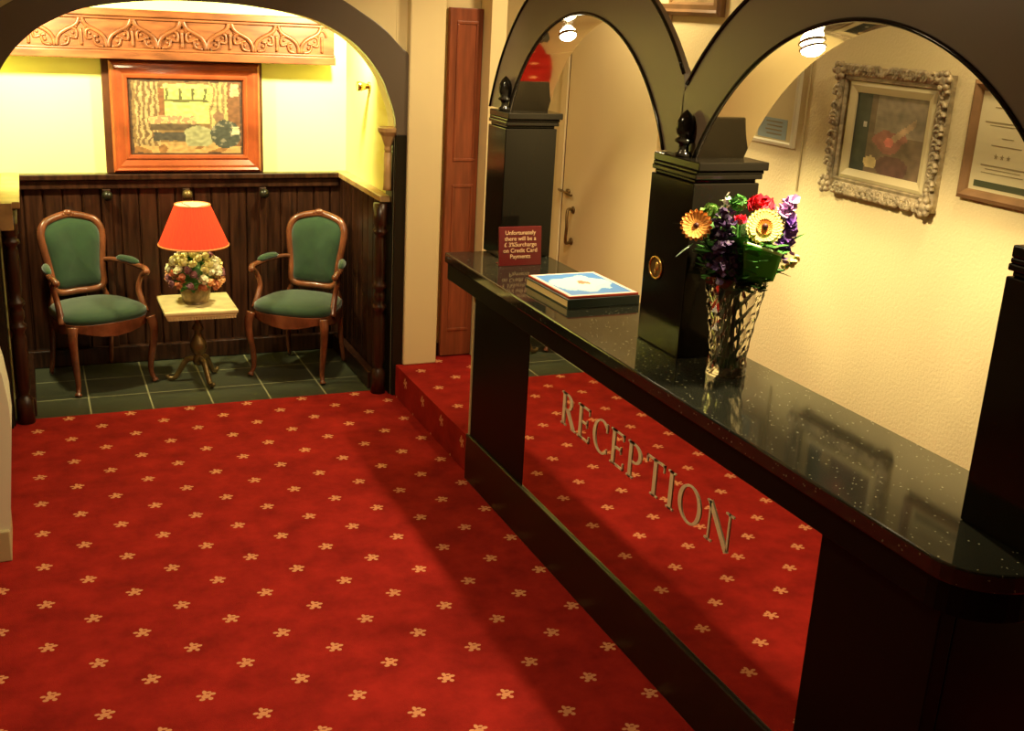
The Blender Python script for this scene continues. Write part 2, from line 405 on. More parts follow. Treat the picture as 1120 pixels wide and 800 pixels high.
# narrow brown door, partly behind the pier
d1 = MB().box(0.994, 1.0825, 2.742, 2.762, FL + .003, 1.002).build('door_1', M['door'], bevel=0.004); d1['kind'] = 'structure'
pm = MB()
for z0_, z1_ in ((0.62, 0.971), (0.16, 0.56)):
    pm.box(1.012, 1.070, 2.739, 2.742, z0_, z0_ + .008); pm.box(1.012, 1.070, 2.739, 2.742, z1_ - .008, z1_); pm.box(1.012, 1.018, 2.739, 2.742, z0_ + .008, z1_ - .008); pm.box(1.064, 1.070, 2.739, 2.742, z0_ + .008, z1_ - .008)
pm.build('door_moulding', M['door'], d1, bevel=0.003)
# cream flush door in the wall behind the desk, pull handle and latch
d2 = MB().box(WR - .012, WR - .001, 2.335, 2.828, FL + .003, 1.02).build('door_2', M['smooth'], bevel=0.003); d2['kind'] = 'structure'
fr = MB(); fr.box(WR - .016, WR, 2.834, 2.870, FL, 1.03); fr.box(WR - .014, WR, 2.335, 2.870, 1.023, 1.05)
fr.build('door_frame', M['smooth'], d2, bevel=0.003)
MB().box(WR - .0115, WR - .002, 2.8285, 2.8335, FL, 1.02).build('door_gap_shade', M['board'], d2)  # dark strip set in the gap to stand for its shade
hd = MB(); X0 = WR - .012; yh = 2.755
hd.tube(catmull([(X0, yh, .482), (X0 - .018, yh - .005, .485), (X0 - .026, yh - .015, .467), (X0 - .027, yh - .02, .437), (X0 - .026, yh - .015, .407), (X0 - .018, yh - .005, .390), (X0, yh, .394)], 4), 0.0045, 8)
hd.lathe([(0.011, 0), (0.009, -.004)], (X0, yh, .482), 12, 0); hd.lathe([(0.011, 0), (0.009, -.004)], (X0, yh, .394), 12, 0)
hd.build('pull_handle', M['bronze'], d2, smooth=True)
lk = MB(); lk.lathe([(0.009, 0), (0.009, -.006)], (X0, 2.79, .527), 12, 0); lk.tube([(X0 - .010, 2.835, .527), (X0 - .014, 2.745, .525)], 0.0038, 8)
lk.build('latch', M['bronze'], d2, smooth=True)
# thin cable run on the textured wall
tag(MB().tube([(WR - .002, 1.80, .69), (WR - .002, 1.80, .90), (WR - .002, 1.80, CE)], 0.0018, 6).build('wall_cable', M['slip']), 'thin painted cable running up the cream wall left of the ornate gilt frame', 'cable')

# ---- alcove
AX = 0.382
IN = [(0, .985), (.09, .983), (.175, .974), (.235, .963), (.28, .949), (.337, .920), (.375, .890), (.403, .860), (.428, .823), (.442, .789), (.458, .745), (.464, .705)]
OUT = [(0, 1.075), (.10, 1.073), (.19, 1.060), (.26, 1.038), (.328, 1.005), (.38, .975), (.412, .956), (.440, .935), (.459, .916), (.478, .898), (.494, .880), (.494, .80)]
def arch_curve(T): 
    R = [(AX + d, z) for d, z in T]; Lf = [(AX - d, z) for d, z in T][::-1]
    return [tuple(v)[:2] for v in catmull([(x, z, 0) for x, z in Lf[:-1] + R], 3)]
ci, cou = arch_curve(IN), arch_curve(OUT)
N = len(ci)
def ring(mb, a, b, y0, y1):
    n = len(a); vs = [(p[0], y0, p[1]) for p in a] + [(p[0], y0, p[1]) for p in b] + [(p[0], y1, p[1]) for p in a] + [(p[0], y1, p[1]) for p in b]
    fs = []
    for i in range(n - 1):
        fs += [(i, i+1, n+i+1, n+i), (2*n+i, 3*n+i, 3*n+i+1, 2*n+i+1), (i, 2*n+i, 2*n+i+1, i+1), (n+i, n+i+1, 3*n+i+1, 3*n+i)]
    fs += [(0, n, 3*n, 2*n), (n-1, 3*n-1, 4*n-1, 2*n-1)]
    mb.add(vs, fs)
arch = thing('archway', 'wide black wooden arch framing the seating alcove', 'archway', (AX, 2.72, 0))
a_in = [(AX - .464, .69)] + ci + [(AX + .464, .69)]; a_out = [(AX - .494, .69)] + cou + [(AX + .494, .69)]
mb = MB(); ring(mb, a_in, a_out, 2.705, 2.72); mb.build('arch_band', M['arch'], arch, bevel=0.004)
for s in (-1, 1):
    x0, x1 = sorted((AX + s * .464, AX + s * .494))
    MB().box(x0, x1, 2.705, 2.72, 0, .69).build('post', M['blackw'], arch, bevel=0.004)
    cx = AX + s * (.450 if s > 0 else .485)
    MB().box(*sorted((AX + s * .4605, AX + s * .4642)), 2.7205, 2.776, 0, .70).build('jamb_lining', M['blackw'], arch)
    cm = MB(); prof = [(.008, .645), (.010, .652), (.009, .660), (.013, .672), (.018, .686), (.026, .697), (.027, .706), (.022, .708)]
    cm.lathe(prof, (cx, 2.728, 0), 16); cm.build('capital', M['oakrail'], arch, smooth=False, bevel=0.002)
    MB().lathe([(.012, .55), (.0105, .56), (.010, .60), (.010, .645)], (cx, 2.728, 0), 14).build('slender_column', M['oakrail'], arch, smooth=True)
# wall over and round the arch (cream), with its thickness
mb = MB(); vs = []; fs = []
wy0, wy1 = 2.721, 2.775
top = [(max(-0.13, min(0.877, p[0])), CE) for p in ci]
ring(mb, ci, [(p[0], CE) for p in ci], wy0, wy1)
mb.box(AX + .4645, 0.885, wy0, wy1, 0, CE); mb.box(-0.30, AX - .4645, wy0, wy1, 0, CE)
struct('wall_arch', mb, M['smooth'])
struct('wall_alcove_back', MB().box(-0.14, 0.92, 3.195, 3.23, -0.03, 1.14), M['alcove'])
struct('wall_alcove_right', MB().box(0.847, 0.876, 2.776, 3.194, -0.03, 1.14), M['alcove'])
struct('wall_alcove_left', MB().box(-0.13, -0.075, 2.776, 3.194, -0.03, 1.14), M['alcove'])
struct('ceiling_alcove', MB().box(-0.13, 0.90, 2.776, 3.23, 1.10, 1.14), M['alcove'])

# wainscot: vertical boards, posts with knobs, skirting, ledge
def boards(mb, a0, a1, n, z0, z1, ax, base, d=0.008):
    for i in range(n):
        p0 = a0 + (a1 - a0) * i / n + 0.0012; p1 = a0 + (a1 - a0) * (i + 1) / n - 0.0012; c = 0.003
        pl = [(p0, base), (p0, base + math.copysign(abs(d) - c, d)), (p0 + c, base + d), (p1 - c, base + d), (p1, base + math.copysign(abs(d) - c, d)), (p1, base)]
        if ax == 'x': poly = [(q[0], q[1]) for q in pl]
        else: poly = [(q[1], q[0]) for q in pl]
        mb.prism(poly, 2, z0, z1)
b = MB(); boards(b, -0.0745, 0.8465, 19, 0.03, .515, 'x', 3.194, -0.012); b.box(-.0745, .8465, 3.1942, 3.1948, .03, .515); struct('trim_2', b, M['darkoak'])
b = MB(); boards(b, 2.776, 3.1818, 8, 0.03, .515, 'y', 0.8465, -0.022); b.box(.8462, .8468, 2.776, 3.1818, .03, .515); struct('trim_3', b, M['darkoak'])
b = MB(); boards(b, 2.776, 3.1818, 8, 0.03, .515, 'y', -0.0745, 0.022); b.box(-.0748, -.0742, 2.776, 3.1818, .03, .515); struct('trim_4', b, M['darkoak'])
b = MB(); b.box(-0.05, .82, 3.160, 3.181, 0, .048); b.box(.80, .8225, 2.776, 3.159, 0, .048); b.box(-.05, -.03, 2.776, 3.159, 0, .048)
struct('baseboard_alcove', b, M['darkoak'], bevel=0.006)
b = MB(); b.box(-0.05, .82, 3.160, 3.194, .515, .530); b.box(-0.05, .82, 3.170, 3.1945, .49, .514)
struct('trim_5', b, M['darkoak'], bevel=0.005)
struct('trim_6', MB().box(.817, .8466, 2.74, 3.1945, .516, .532), M['oakrail'], bevel=0.005)
struct('trim_7', MB().box(-.0745, -.030, 2.74, 3.1945, .516, .532), M['oakrail'], bevel=0.005)
struct('trim_8', MB().box(-.0745, -.046, 2.722, 2.739, .47, .532), M['oakrail'], bevel=0.003)
for i, (x, ) in enumerate(((0.182,), (0.600,), (0.39,))):
    t = thing('panelling_post', ('dark oak post with round knob on the back panelling, behind the left armchair', 'dark oak post with round knob on the back panelling, left of the right armchair', 'dark oak post with knob on the panelling right behind the red lampshade')[i], 'post', (x, 3.18, .03), 'knobbed posts on the panelling')
    MB().box(x - .010, x + .010, 3.168, 3.181, .049, .489).build('batten', M['darkoak'], t, bevel=0.004)
    MB().lathe([(.004, 0), (.006, -.006), (.013, -.012), (.014, -.02), (.008, -.028), (.001, -.030)], (x, 3.168, .475), 14, 1).build('knob', M['bronze'] if i == 2 else M['blackw'], t, smooth=True)
# turned newels at the front of the wainscot
prof = [(.020, 0), (.020, .06), (.014, .066), (.012, .075), (.0165, .09), (.0175, .14), (.0165, .21), (.012, .225), (.019, .235), (.019, .243), (.012, .250), (.016, .262), (.016, .275), (.012, .285), (.019, .293), (.019, .300), (.012, .308), (.015, .33), (.0165, .37), (.014, .42), (.012, .43), (.019, .437), (.019, .444), (.013, .45), (.018, .46), (.018, .514)]
for s, lb in ((1, 'dark turned post at the right front corner of the alcove panelling'), (-1, 'dark turned post at the left front corner of the alcove panelling')):
    x = AX + s * .437
    o = MB().lathe(prof, (x, 2.742, 0), 20).build('newel_post', M['darkoak'], smooth=True); tag(o, lb, 'post')
# brass bracket lamp on the right wall of the alcove
t = thing('wall_spotlight', 'small brass spotlight at the top right inside the alcove', 'spotlight', (.846, 2.95, .79))
MB().lathe([(.012, 0), (.012, -.004)], (.846, 2.95, .79), 14, 0).build('base', M['brass'], t, smooth=True)
MB().lathe([(.006, -.004), (.012, -.022), (.013, -.034), (.011, -.034)], (.846, 2.95, .79), 14, 0).build('lamp_head', M['brass'], t, smooth=True)

# white stair-foot panel at the extreme left
pp = [(-.30, 0), (-.088, 0), (-.079, .10), (-.072, .18), (-.066, .25), (-.067, .30), (-.073, .35), (-.090, .43), (-.11, .55), (-.12, CE), (-.30, CE)]
struct('wall_left_end', MB().prism([(x, z) for x, z in pp], 1, 2.02, 2.15), M['white'])
struct('baseboard_left', MB().box(-.30, -.084, 2.012, 2.155, 0, .06), M['beige'], bevel=0.005)

# ------------------------------------------------------------------ carved beam and picture on the alcove back wall
t = thing('carved_beam', 'reddish oak beam carved with pointed gothic arches above the framed picture', 'beam', (.38, 3.15, .84))
b = MB(); b.box(-.055, .797, 3.135, 3.1945, .838, .950); b.build('beam_board', M['beam'], t, bevel=0.006)
b = MB(); b.box(-.055, .797, 3.118, 3.1345, .832, .853); b.box(-.055, .797, 3.126, 3.1345, .853, .859); b.build('lower_moulding', M['beam'], t, bevel=0.005)
b = MB(); b.box(-.055, .797, 3.118, 3.1345, .938, .956); b.box(-.055, .797, 3.127, 3.1345, .930, .938); b.build('upper_moulding', M['beam'], t, bevel=0.005)
b = MB(); px = .124
for k in range(7):
    c = .018 + k * px + .0; y = 3.133
    if c > .79: break
    L_ = [(-.060, .860), (-.058, .876), (-.050, .890), (-.036, .900), (-.020, .908), (-.008, .918), (-.002, .936)]
    for s in (-1, 1):
        if c + s * .06 > .80 or c + s * .06 < -.06: continue
        b.tube(catmull([(c + s * abs(a), y, z) for a, z in L_], 3), [.0055] * 19, 6)
        b.tube(catmull([(c + s * .052, y, .862), (c + s * .034, y, .866), (c + s * .030, y, .884), (c + s * .040, y, .886)], 3), .0035, 6)
        b.tube(catmull([(c + s * .030, y, .884), (c + s * .012, y, .880), (c + s * .012, y, .900), (c + s * .022, y, .904)], 3), .0035, 6)
        b.ball((c + s * .038, y, .875), .0045, 8, 5); b.ball((c + s * .020, y, .893), .004, 8, 5)
    if -.04 < c < .77:
        b.tube(catmull([(c, y, .864), (c, y, .880), (c - .001, y, .905)], 3), .004, 6)
        b.tube(catmull([(c - .012, y, .905), (c - .008, y, .916), (c, y, .922), (c + .008, y, .916), (c + .012, y, .905)], 3), .003, 6)
b.build('tracery', M['beam'], t, smooth=True)

def frame_loft(mb, prof, x0, x1, z0, z1, plane, base, sgn):
    """prof: list of (inset from outer edge, height off wall)"""
    vs = []; n = len(prof)
    for (cx, cz, sx, sz) in ((x0, z0, 1, 1), (x1, z0, -1, 1), (x1, z1, -1, -1), (x0, z1, 1, -1)):
        for ins, h in prof:
            a, z = cx + sx * ins, cz + sz * ins
            vs.append((a, base + sgn * h, z) if plane == 'y' else (base + sgn * h, a, z))
    fs = []
    for q in range(4):
        for i in range(n - 1): fs.append((q*n+i, q*n+i+1, ((q+1)%4)*n+i+1, ((q+1)%4)*n+i))
        fs.append((q*n+n-1, q*n, ((q+1)%4)*n, ((q+1)%4)*n+n-1))
    mb.add(vs, fs)
tag(MB().box(.187, .606, 3.184, 3.1942, .5305, .8315).build('backing_board', M['board'], bevel=0.004), 'dark walnut board on the alcove wall behind the framed interior picture', 'board')
t = thing('framed_picture', 'large red mahogany framed picture of a sunlit room scene in the alcove', 'picture', (.405, 3.18, .53))
b = MB(); frame_loft(b, [(0, 0), (0, .014), (.006, .020), (.012, .016), (.018, .017), (.032, .010), (.037, .013), (.043, .012), (.046, .004), (.046, 0)], .205, .596, .534, .826, 'y', 3.1838, -1)
b.build('frame', M['frame'], t)
rnd = random.Random(3)
def scene_print(s, t_):
    # sunlit interior with a tall window, curtains and a bed; dark seated shape at right
    s += .012 * noise.noise(Vector((s * 14, t_ * 14, 7))) + .006 * noise.noise(Vector((s * 40, t_ * 40, 2))); t_ += .014 * noise.noise(Vector((s * 12, t_ * 15, 5)))
    c = (0.30, 0.17, 0.07)
    n1 = noise.noise(Vector((s * 9, t_ * 9, 1))); n2 = noise.noise(Vector((s * 24, t_ * 24, 4)))
    if t_ < .17: c = (0.62, 0.36, 0.14) if n1 > -.15 else (0.38, 0.17, 0.06)
    if .28 < s < .70 and .42 < t_ < .90: c = (0.85, 0.75, 0.22)
    if .28 < s < .70 and .70 < t_ < .88:
        c = (0.62, 0.60, 0.20)
        if abs((s * 9) % 1 - .5) > .40 or abs(t_ - .72) < .015: c = (0.16, 0.14, 0.05)
    if .30 < s < .70 and .88 < t_ < .94: c = (0.80, 0.58, 0.22)
    if .06 < s < .26 and t_ > .12: c = (0.55, 0.38, 0.18) if math.sin(s * 130 + n1 * 3) > -.1 else (0.24, 0.13, 0.06)
    if .70 < s < .86 and t_ > .35: c = (0.58, 0.42, 0.17) if math.sin(s * 120 + n1 * 4) > -.2 else (0.32, 0.20, 0.09)
    if s > .86 and t_ > .12: c = (0.26, 0.11, 0.05)
    if .89 < s < .96 and .78 < t_ < .95: c = (0.60, 0.45, 0.25)
    if .26 < s < .31 and .48 < t_ < .88: c = (0.30, 0.12, 0.05)
    if .16 < s < .58 and .42 < t_ < .52: c = (0.50, 0.25, 0.14) if n2 > 0 else (0.70, 0.55, 0.25)
    if .18 < s < .60 and .33 < t_ < .41: c = (0.14, 0.09, 0.05)
    if .20 < s < .50 and .19 < t_ < .30: c = (0.10, 0.08, 0.06)
    if .48 < s < .72 and .12 < t_ < .40 and (s - .6) ** 2 + (t_ - .24) ** 2 < .022: c = (0.42, 0.38, 0.20)
    if (s - .84) ** 2 / .018 + (t_ - .28) ** 2 / .036 < 1: c = (0.09, 0.09, 0.07) if n2 < .25 else (0.26, 0.22, 0.15)
    if (s - .78) ** 2 / .003 + (t_ - .52) ** 2 / .004 < 1: c = (0.30, 0.16, 0.09)
    if abs(s - .93) < .03 and .28 < t_ < .38: c = (0.75, 0.62, 0.38)
    if s < .03 or s > .975 or t_ < .03 or t_ > .97: c = (0.10, 0.05, 0.03)
    k = .62 * (1 + .5 * n2); return tuple(max(0, min(1, x * k)) for x in c)
grid_print('canvas', t, (.250, 3.1795, .579), (.301, 0, 0), (0, 0, .202), 110, 76, scene_print)

# ------------------------------------------------------------------ reception desk
desk = thing('reception_desk', 'long polished black reception desk with a mirrored front and granite counter', 'reception desk', (.95, 1.5, 0))
YE = .765        # near end of the carcass
MB().box(.8405, .8545, YE, 2.135, 0, .107).build('plinth', M['blackw'], desk, bevel=0.004)
MB().box(.8455, .868, 1.835, 2.123, .107, .425).build('front_panel', M['panel'], desk, bevel=0.003, label='far black upright panel')
MB().box(.8455, .868, YE, .962, .107, .425).build('front_panel', M['panel'], desk, bevel=0.003, label='near black upright panel')
mir = MB().box(.8462, .852, .9625, 1.8345, .108, .425).build('mirror_panel', M['mirror'], desk, label='mirrored front panel reflecting the carpet')
MB().box(.8525, .868, .9625, 1.8345, .108, .425).build('mirror_backing', M['blackw'], desk)
MB().box(.8475, 1.035, 2.124, 2.133, FL, .425).build('end_panel', M['panel'], desk, bevel=0.002)
MB().box(.8435, .8472, 2.1235, 2.129, FL + .001, .425).build('edge_strip', M['slip'], desk, label='thin cream edging strip on the end panel')
MB().box(.869, 1.035, YE, YE + .015, FL, .425).build('end_panel', M['panel'], desk, bevel=0.003)
MB().box(.8695, 1.02, YE + .016, 2.1235, FL + .30, .42).build('inner_shelf', M['blackw'], desk)
# counter outline with a rounded near corner
def counter_poly(x0, x1, y0, y1, r):
    p = [(x1, y0), (x1, y1), (x0, y1)]
    for k in range(9):
        a = PI + (PI / 2) * k / 8
        p.append((x0 + r + r * math.cos(a), y0 + r + r * math.sin(a) * .8 - .2 * r * 0))
    return p
MB().prism(counter_poly(.828, 1.047, .690, 2.275, .085), 2, .463, .485).build('counter_top', M['granite'], desk, bevel=0.006, label='black granite counter top')
MB().prism(counter_poly(.834, 1.043, .698, 2.270, .082), 2, .425, .4625).build('fascia', M['panel'], desk, bevel=0.004)

# serif letters, drawn in a unit box (u to the right, v up)
def R_(u0, v0, u1, v1): return [(u0, v0), (u1, v0), (u1, v1), (u0, v1)]
def Lq(a, b, w):
    a, b = Vector(a), Vector(b); d = (b - a).normalized(); n_ = Vector((-d.y, d.x)) * w / 2
    return [tuple(a + n_), tuple(a - n_), tuple(b - n_), tuple(b + n_)]
def arcq(cx, cy, rx, ry, a0, a1, wthin, wthick, n=14):
    out = []
    for i in range(n):
        q = []
        for a in (a0 + (a1 - a0) * i / n, a0 + (a1 - a0) * (i + 1) / n):
            wd = wthin + (wthick - wthin) * abs(math.cos(a)) ** 1.5
            q.append(((cx + (rx) * math.cos(a), cy + (ry) * math.sin(a)), (cx + (rx - wd) * math.cos(a), cy + (ry - wd * .8) * math.sin(a))))
        out.append([q[0][0], q[0][1], q[1][1], q[1][0]])
    return out
T, t_, S = .13, .055, .045     # thick stem, thin stroke, serif
def stem(u, v0=0, v1=1, w=T): return [R_(u, v0, u + w, v1), R_(u - .07, v0, u + w + .07, v0 + S), R_(u - .07, v1 - S, u + w + .07, v1)]
LET = {
 'R': (.78, stem(.08) + arcq(.26, .74, .32, .26, -PI/2, PI/2, t_, T) + [R_(.2, 1-t_, .27, 1), R_(.2, .48, .27, .48+t_), Lq((.34, .50), (.66, .03), T), R_(.56, 0, .80, S)]),
 'E': (.66, stem(.08) + [R_(.2, 1-t_, .60, 1), R_(.2, 0, .62, t_), R_(.2, .49, .50, .49+t_), R_(.555, .82, .60, 1), R_(.575, 0, .62, .20), R_(.46, .41, .50, .63)]),
 'C': (.78, arcq(.44, .5, .40, .5, PI*.28, PI*1.72, t_, T, 22) + [R_(.66, .72, .72, .97), R_(.68, .10, .72, .24)]),
 'P': (.70, stem(.08) + arcq(.26, .72, .36, .28, -PI/2, PI/2, t_, T) + [R_(.2, 1-t_, .27, 1), R_(.2, .44, .27, .44+t_)]),
 'T': (.76, [R_(.32, 0, .32+T, 1), R_(.24, 0, .53, S), R_(.02, 1-t_, .75, 1), R_(.02, .80, .065, 1), R_(.705, .80, .75, 1)]),
 'I': (.32, stem(.10)),
 'O': (.92, arcq(.46, .5, .42, .5, 0, 2*PI, t_, T, 30)),
 'N': (.92, [R_(.12, 0, .12+t_, 1), R_(.03, 0, .27, S), R_(.03, 1-S, .20, 1), R_(.76, 0.05, .76+t_, 1), R_(.66, 1-S, .92, 1), Lq((.12, 1), (.78, .02), T+.01)]),
}
word = 'RECEPTION'; H = .0605; tot = sum(LET[c][0] + .10 for c in word) - .10
Y0, Y1 = 1.684, 1.138; wsc = (Y0 - Y1) / tot; cur = 0
for c in word:
    wd, polys = LET[c]; mb = MB()
    for p in polys:
        mb.prism([(Y0 - (cur + u) * wsc, .2985 + v * H) for u, v in p], 0, .8449, .8460)
    mb.build('letter', M['letter'], mir, label='pewter serif letter %s' % c)
    cur += wd + .10

# ---- arcade on the counter: pillars, caps, finials, arches
arcade = thing('arch_screen', 'black screen of two round arches on square pillars standing on the counter', 'arch screen', (.98, 1.5, .485))
def pillar(y0, y1, badge=False, lab=''):
    x0, x1 = .925, 1.044
    p = MB().box(x0, x1, y0, y1, .4855, .764).build('pillar', M['black'], arcade, bevel=0.004, label=lab)
    c = MB(); c.box(x0 + .004, x1 - .004, y0 + .004, y1 - .004, .764, .770); c.box(x0, x1 + .003, y0 - .003, y1, .770, .778); c.box(x0 + .001, x1 + .004, y0 - .004, y1 - .001, .778, .784); c.box(x0 + .001, x1 + .009, y0 - .008, y1 - .001, .784, .797)
    c.build('cap', M['black'], p, bevel=0.004)
    f = MB().lathe([(.012, 0), (.013, .005), (.008, .009), (.0075, .016), (.009, .020), (.0145, .023), (.015, .026), (.010, .030), (.0135, .037), (.015, .045), (.0135, .055), (.009, .064), (.004, .069), (.0005, .072)], (x0 + .014, (y0 + y1) / 2 - .003, .797), 20)
    f.build('finial', M['black'], p, smooth=True)
    if badge:
        yc = (y0 + y1) / 2 + .022; g = MB()
        pts = [(x0 - .0015, yc + .019 * math.cos(a), .6145 + .0175 * math.sin(a)) for a in [2 * PI * k / 24 for k in range(24)]]
        g.tube(pts, .0022, 8, closed=True); g.build('badge_ring', M['brass'], p, smooth=True)
        g = MB(); g.prism([(yc + .0165 * math.cos(2 * PI * k / 24), .6145 + .015 * math.sin(2 * PI * k / 24)) for k in range(24)], 0, x0 - .001, x0)
        g.build('badge', M['bronze'], p)
        g = MB(); g.ball((x0 - .001, yc - .003, .617), .007, 10, 6, (.3, .8, 1.2)); g.tube([(x0 - .002, yc + .002, .612), (x0 - .002, yc - .002, .603)], .0012, 6); g.build('badge_emblem', M['brass'], p, smooth=True)
pillar(2.190, 2.290, lab='farthest black pillar beside the maroon notice')
pillar(1.446, 1.576, True, lab='middle black pillar with an oval brass badge')
pillar(.706, .836, lab='nearest black pillar at the right edge')
XA, XB = .950, 1.040; YJ = 1.542
def arch_ring(cy, cz, r, R, zb, name, jy, jside):
    a0 = math.asin((zb - cz) / r); n = 56
    inner = []; outer = []
    for i in range(n + 1):
        a = a0 + (PI - 2 * a0) * i / n
        ip = (cy + r * math.cos(a), cz + r * math.sin(a))
        ao = math.asin((zb - cz) / R); a = ao + (PI - 2 * ao) * i / n
        RR = R; op = (cy + RR * math.cos(a), cz + RR * math.sin(a))
        if jside < 0 and op[0] < jy: RR = (jy - cy) / math.cos(a); op = (cy + RR * math.cos(a), cz + RR * math.sin(a))
        if jside > 0 and op[0] > jy: RR = (jy - cy) / math.cos(a); op = (cy + RR * math.cos(a), cz + RR * math.sin(a))
        op = (op[0], max(op[1], zb))
        inner.append(ip); outer.append(op)
    # foot blocks down to the cap
    mb = MB(); vs = []; fs = []
    for x in (XA, XA + .012):
        vs += [(x, p[0], p[1]) for p in inner] + [(x, p[0], p[1]) for p in outer]
    q = n + 1
    for i in range(n):
        fs += [(i, i+1, q+i+1, q+i), (2*q+i, 3*q+i, 3*q+i+1, 2*q+i+1), (i, 2*q+i, 2*q+i+1, i+1), (q+i, q+i+1, 3*q+i+1, 3*q+i)]
    fs += [(0, q, 3*q, 2*q), (q-1, 3*q-1, 4*q-1, 2*q-1)]
    mb.add(vs, fs); ar = mb.build(name, M['arch'], arcade)
    # edge beads
    bd = MB(); bd.tube([(XA - .001, p[0], p[1]) for p in inner], .0032, 6)
    if jside < 0: ob = [p for p in outer if p[0] > jy + .001]
    else: ob = [p for p in outer if p[0] < jy - .001]
    ob = [p for p in ob]; bd.tube([(XA - .001, p[0], p[1]) for p in ob], .0032, 6)
    bd.build('edge_moulding', M['black'], ar, smooth=True)
    # soffit lining
    sm = MB(); vs = []; fs = []
    for x in (XA + .004, XB):
        for i in range(n + 1):
            a = a0 + (PI - 2 * a0) * i / n; rr = r - .0012
            vs.append((x, cy + rr * math.cos(a), cz + rr * math.sin(a)))
    for i in range(n): fs.append((i, i+1, q+i+1, q+i))
    sm.add(vs, fs)
    hs = MB(); vs = []; fs = []
    for x in (XA + .0122, XB):
        for rr in (r, r + .006):
            for i in range(n + 1):
                a = a0 + (PI - 2 * a0) * i / n; vs.append((x, cy + rr * math.cos(a), cz + rr * math.sin(a)))
    for i in range(n): fs += [(i, i+1, q+i+1, q+i), (2*q+i, 2*q+i+1, 3*q+i+1, 3*q+i), (q+i, q+i+1, 3*q+i+1, 3*q+i), (i, i+1, 2*q+i+1, 2*q+i)]
    hs.add(vs, fs); hs.build('soffit_shell', M['arch'], ar)
    so = sm.build('soffit_lining', M['soffit'], ar, smooth=True)
    return ar
arch_ring(1.911, .643, .360, .460, .797, 'arch', YJ - .003, -1)
arch_ring(1.140, .617, .395, .487, .797, 'arch', YJ, 1)

def soffit_spot(cy, cz, r, y, z, label):
    d = Vector((0, cy - y, cz - z)).normalized()
    p = Vector((1.0, y, z)); t = thing('recessed_spotlight', label, 'spotlight', tuple(p), 'spotlights in the arch soffits')
    q = Vector((0, 0, 1)).rotation_difference(d).to_matrix().to_4x4()
    mt = Matrix.Translation(p * K) @ q
    a = MB(1).lathe([(.038, 0), (.041, .003), (.040, .007), (.037, .008), (.036, .004)], n=24, cap=False).xf(mt); a.build('bezel', M['chrome'], t, smooth=True)
    a = MB(1).lathe([(.036, .004), (.034, .014), (.020, .024), (.001, .028)], n=24).xf(mt); a.build('lamp', M['bulb'], t, smooth=True)
soffit_spot(1.911, .643, .36, 2.076, .962, 'lit round spotlight under the left arch of the desk screen')
soffit_spot(1.140, .617, .395, 1.300, .974, 'lit round spotlight under the right arch of the desk screen')

# ------------------------------------------------------------------ things on the counter
ZT = .4852
# maroon notice
t = thing('notice', 'small maroon acrylic notice about card payments, at the foot of the far pillar', 'sign', (.945, 2.12, ZT))
mb = MB(); mb.prism([(2.120, ZT), (2.1235, ZT), (2.1315, ZT + .082), (2.128, ZT + .082)], 0, .894, .992); mb.build('panel', M['signred'], t, bevel=0.001)
mb = MB(); mb.prism([(2.1236, ZT), (2.150, ZT), (2.150, ZT + .002), (2.1236, ZT + .002)], 0, .90, .986); mb.build('foot', M['signred'], t)
lines = ['Unfortunately', 'there will be a', '£ 3%Surcharge', 'on Credit Card', 'Payments']
for i, s in enumerate(lines):
    zz = ZT + .0655 - i * .0125
    mt = Matrix.Translation(Vector((.943, 2.1195 + (zz - ZT) * .0976, zz)) * K - ORIG[t.name]) @ Matrix.Rotation(math.radians(84.4), 4, 'X')
    text_mesh('lettering', s, .0275, mt, M['signtext'], t)

# books
t = thing('guest_book', 'thick cream-paged book with a dark cover lying on the counter', 'book', (.965, 1.87, ZT))
def skew(mb, cx, cy, rz):
    mtx = Matrix.Translation(Vector((cx, cy, 0)) * K) @ Matrix.Rotation(rz, 4, 'Z') @ Matrix.Translation(-Vector((cx, cy, 0)) * K)
    return mb.xf(mtx)
bx0, bx1, by0, by1 = .884, 1.036, 1.770, 1.952
skew(MB().box(bx0, bx1, by0, by1, ZT, ZT + .002), .96, 1.86, math.radians(1.5)).build('back_cover', M['bookdark'], t)
skew(MB().box(bx0 + .001, bx1 - .003, by0 + .003, by1 - .003, ZT + .0021, ZT + .0145), .96, 1.86, math.radians(1.5)).build('page_block', M['pageside'], t)
skew(MB().box(bx0, bx1, by0, by0 + .0025, ZT + .0021, ZT + .0147), .96, 1.86, math.radians(1.5)).build('spine', M['bookdark'], t)
skew(MB().box(bx0, bx1, by0, by1, ZT + .0148, ZT + .0168), .96, 1.86, math.radians(1.5)).build('front_cover', M['bookdark'], t)
t = thing('picture_book', 'blue and white picture-covered book with a red edge lying on the thick book', 'book', (.97, 1.87, ZT + .017))
zb = ZT + .017
skew(MB().box(.889, 1.036, 1.775, 1.952, zb, zb + .004), .96, 1.86, math.radians(1.5)).build('cover', M['redtrim'], t, bevel=0.001)
def cover(s, v):
    c = (0.70, 0.62, 0.55)
    if .05 < s < .95 and .05 < v < .95:
        n1 = noise.noise(Vector((s * 4, v * 4, 8))); n2 = noise.noise(Vector((s * 11, v * 11, 2)))
        c = (0.05, 0.22, 0.60)
        d = ((s - .5) / .34) ** 2 + ((v - .5) / .30) ** 2 + n1 * .9
        if d < 1: c = (0.85, 0.82, 0.72)
        elif d < 1.35: c = (0.35, 0.60, 0.70)
        if ((s - .55) / .10) ** 2 + ((v - .55) / .10) ** 2 + n2 * 1.2 < .6: c = (0.50, 0.18, 0.10)
    return c
o = grid_print('cover_print', t, (.891, 1.777, zb + .0043), (.143, 0, 0), (0, .173, 0), 40, 46, cover)
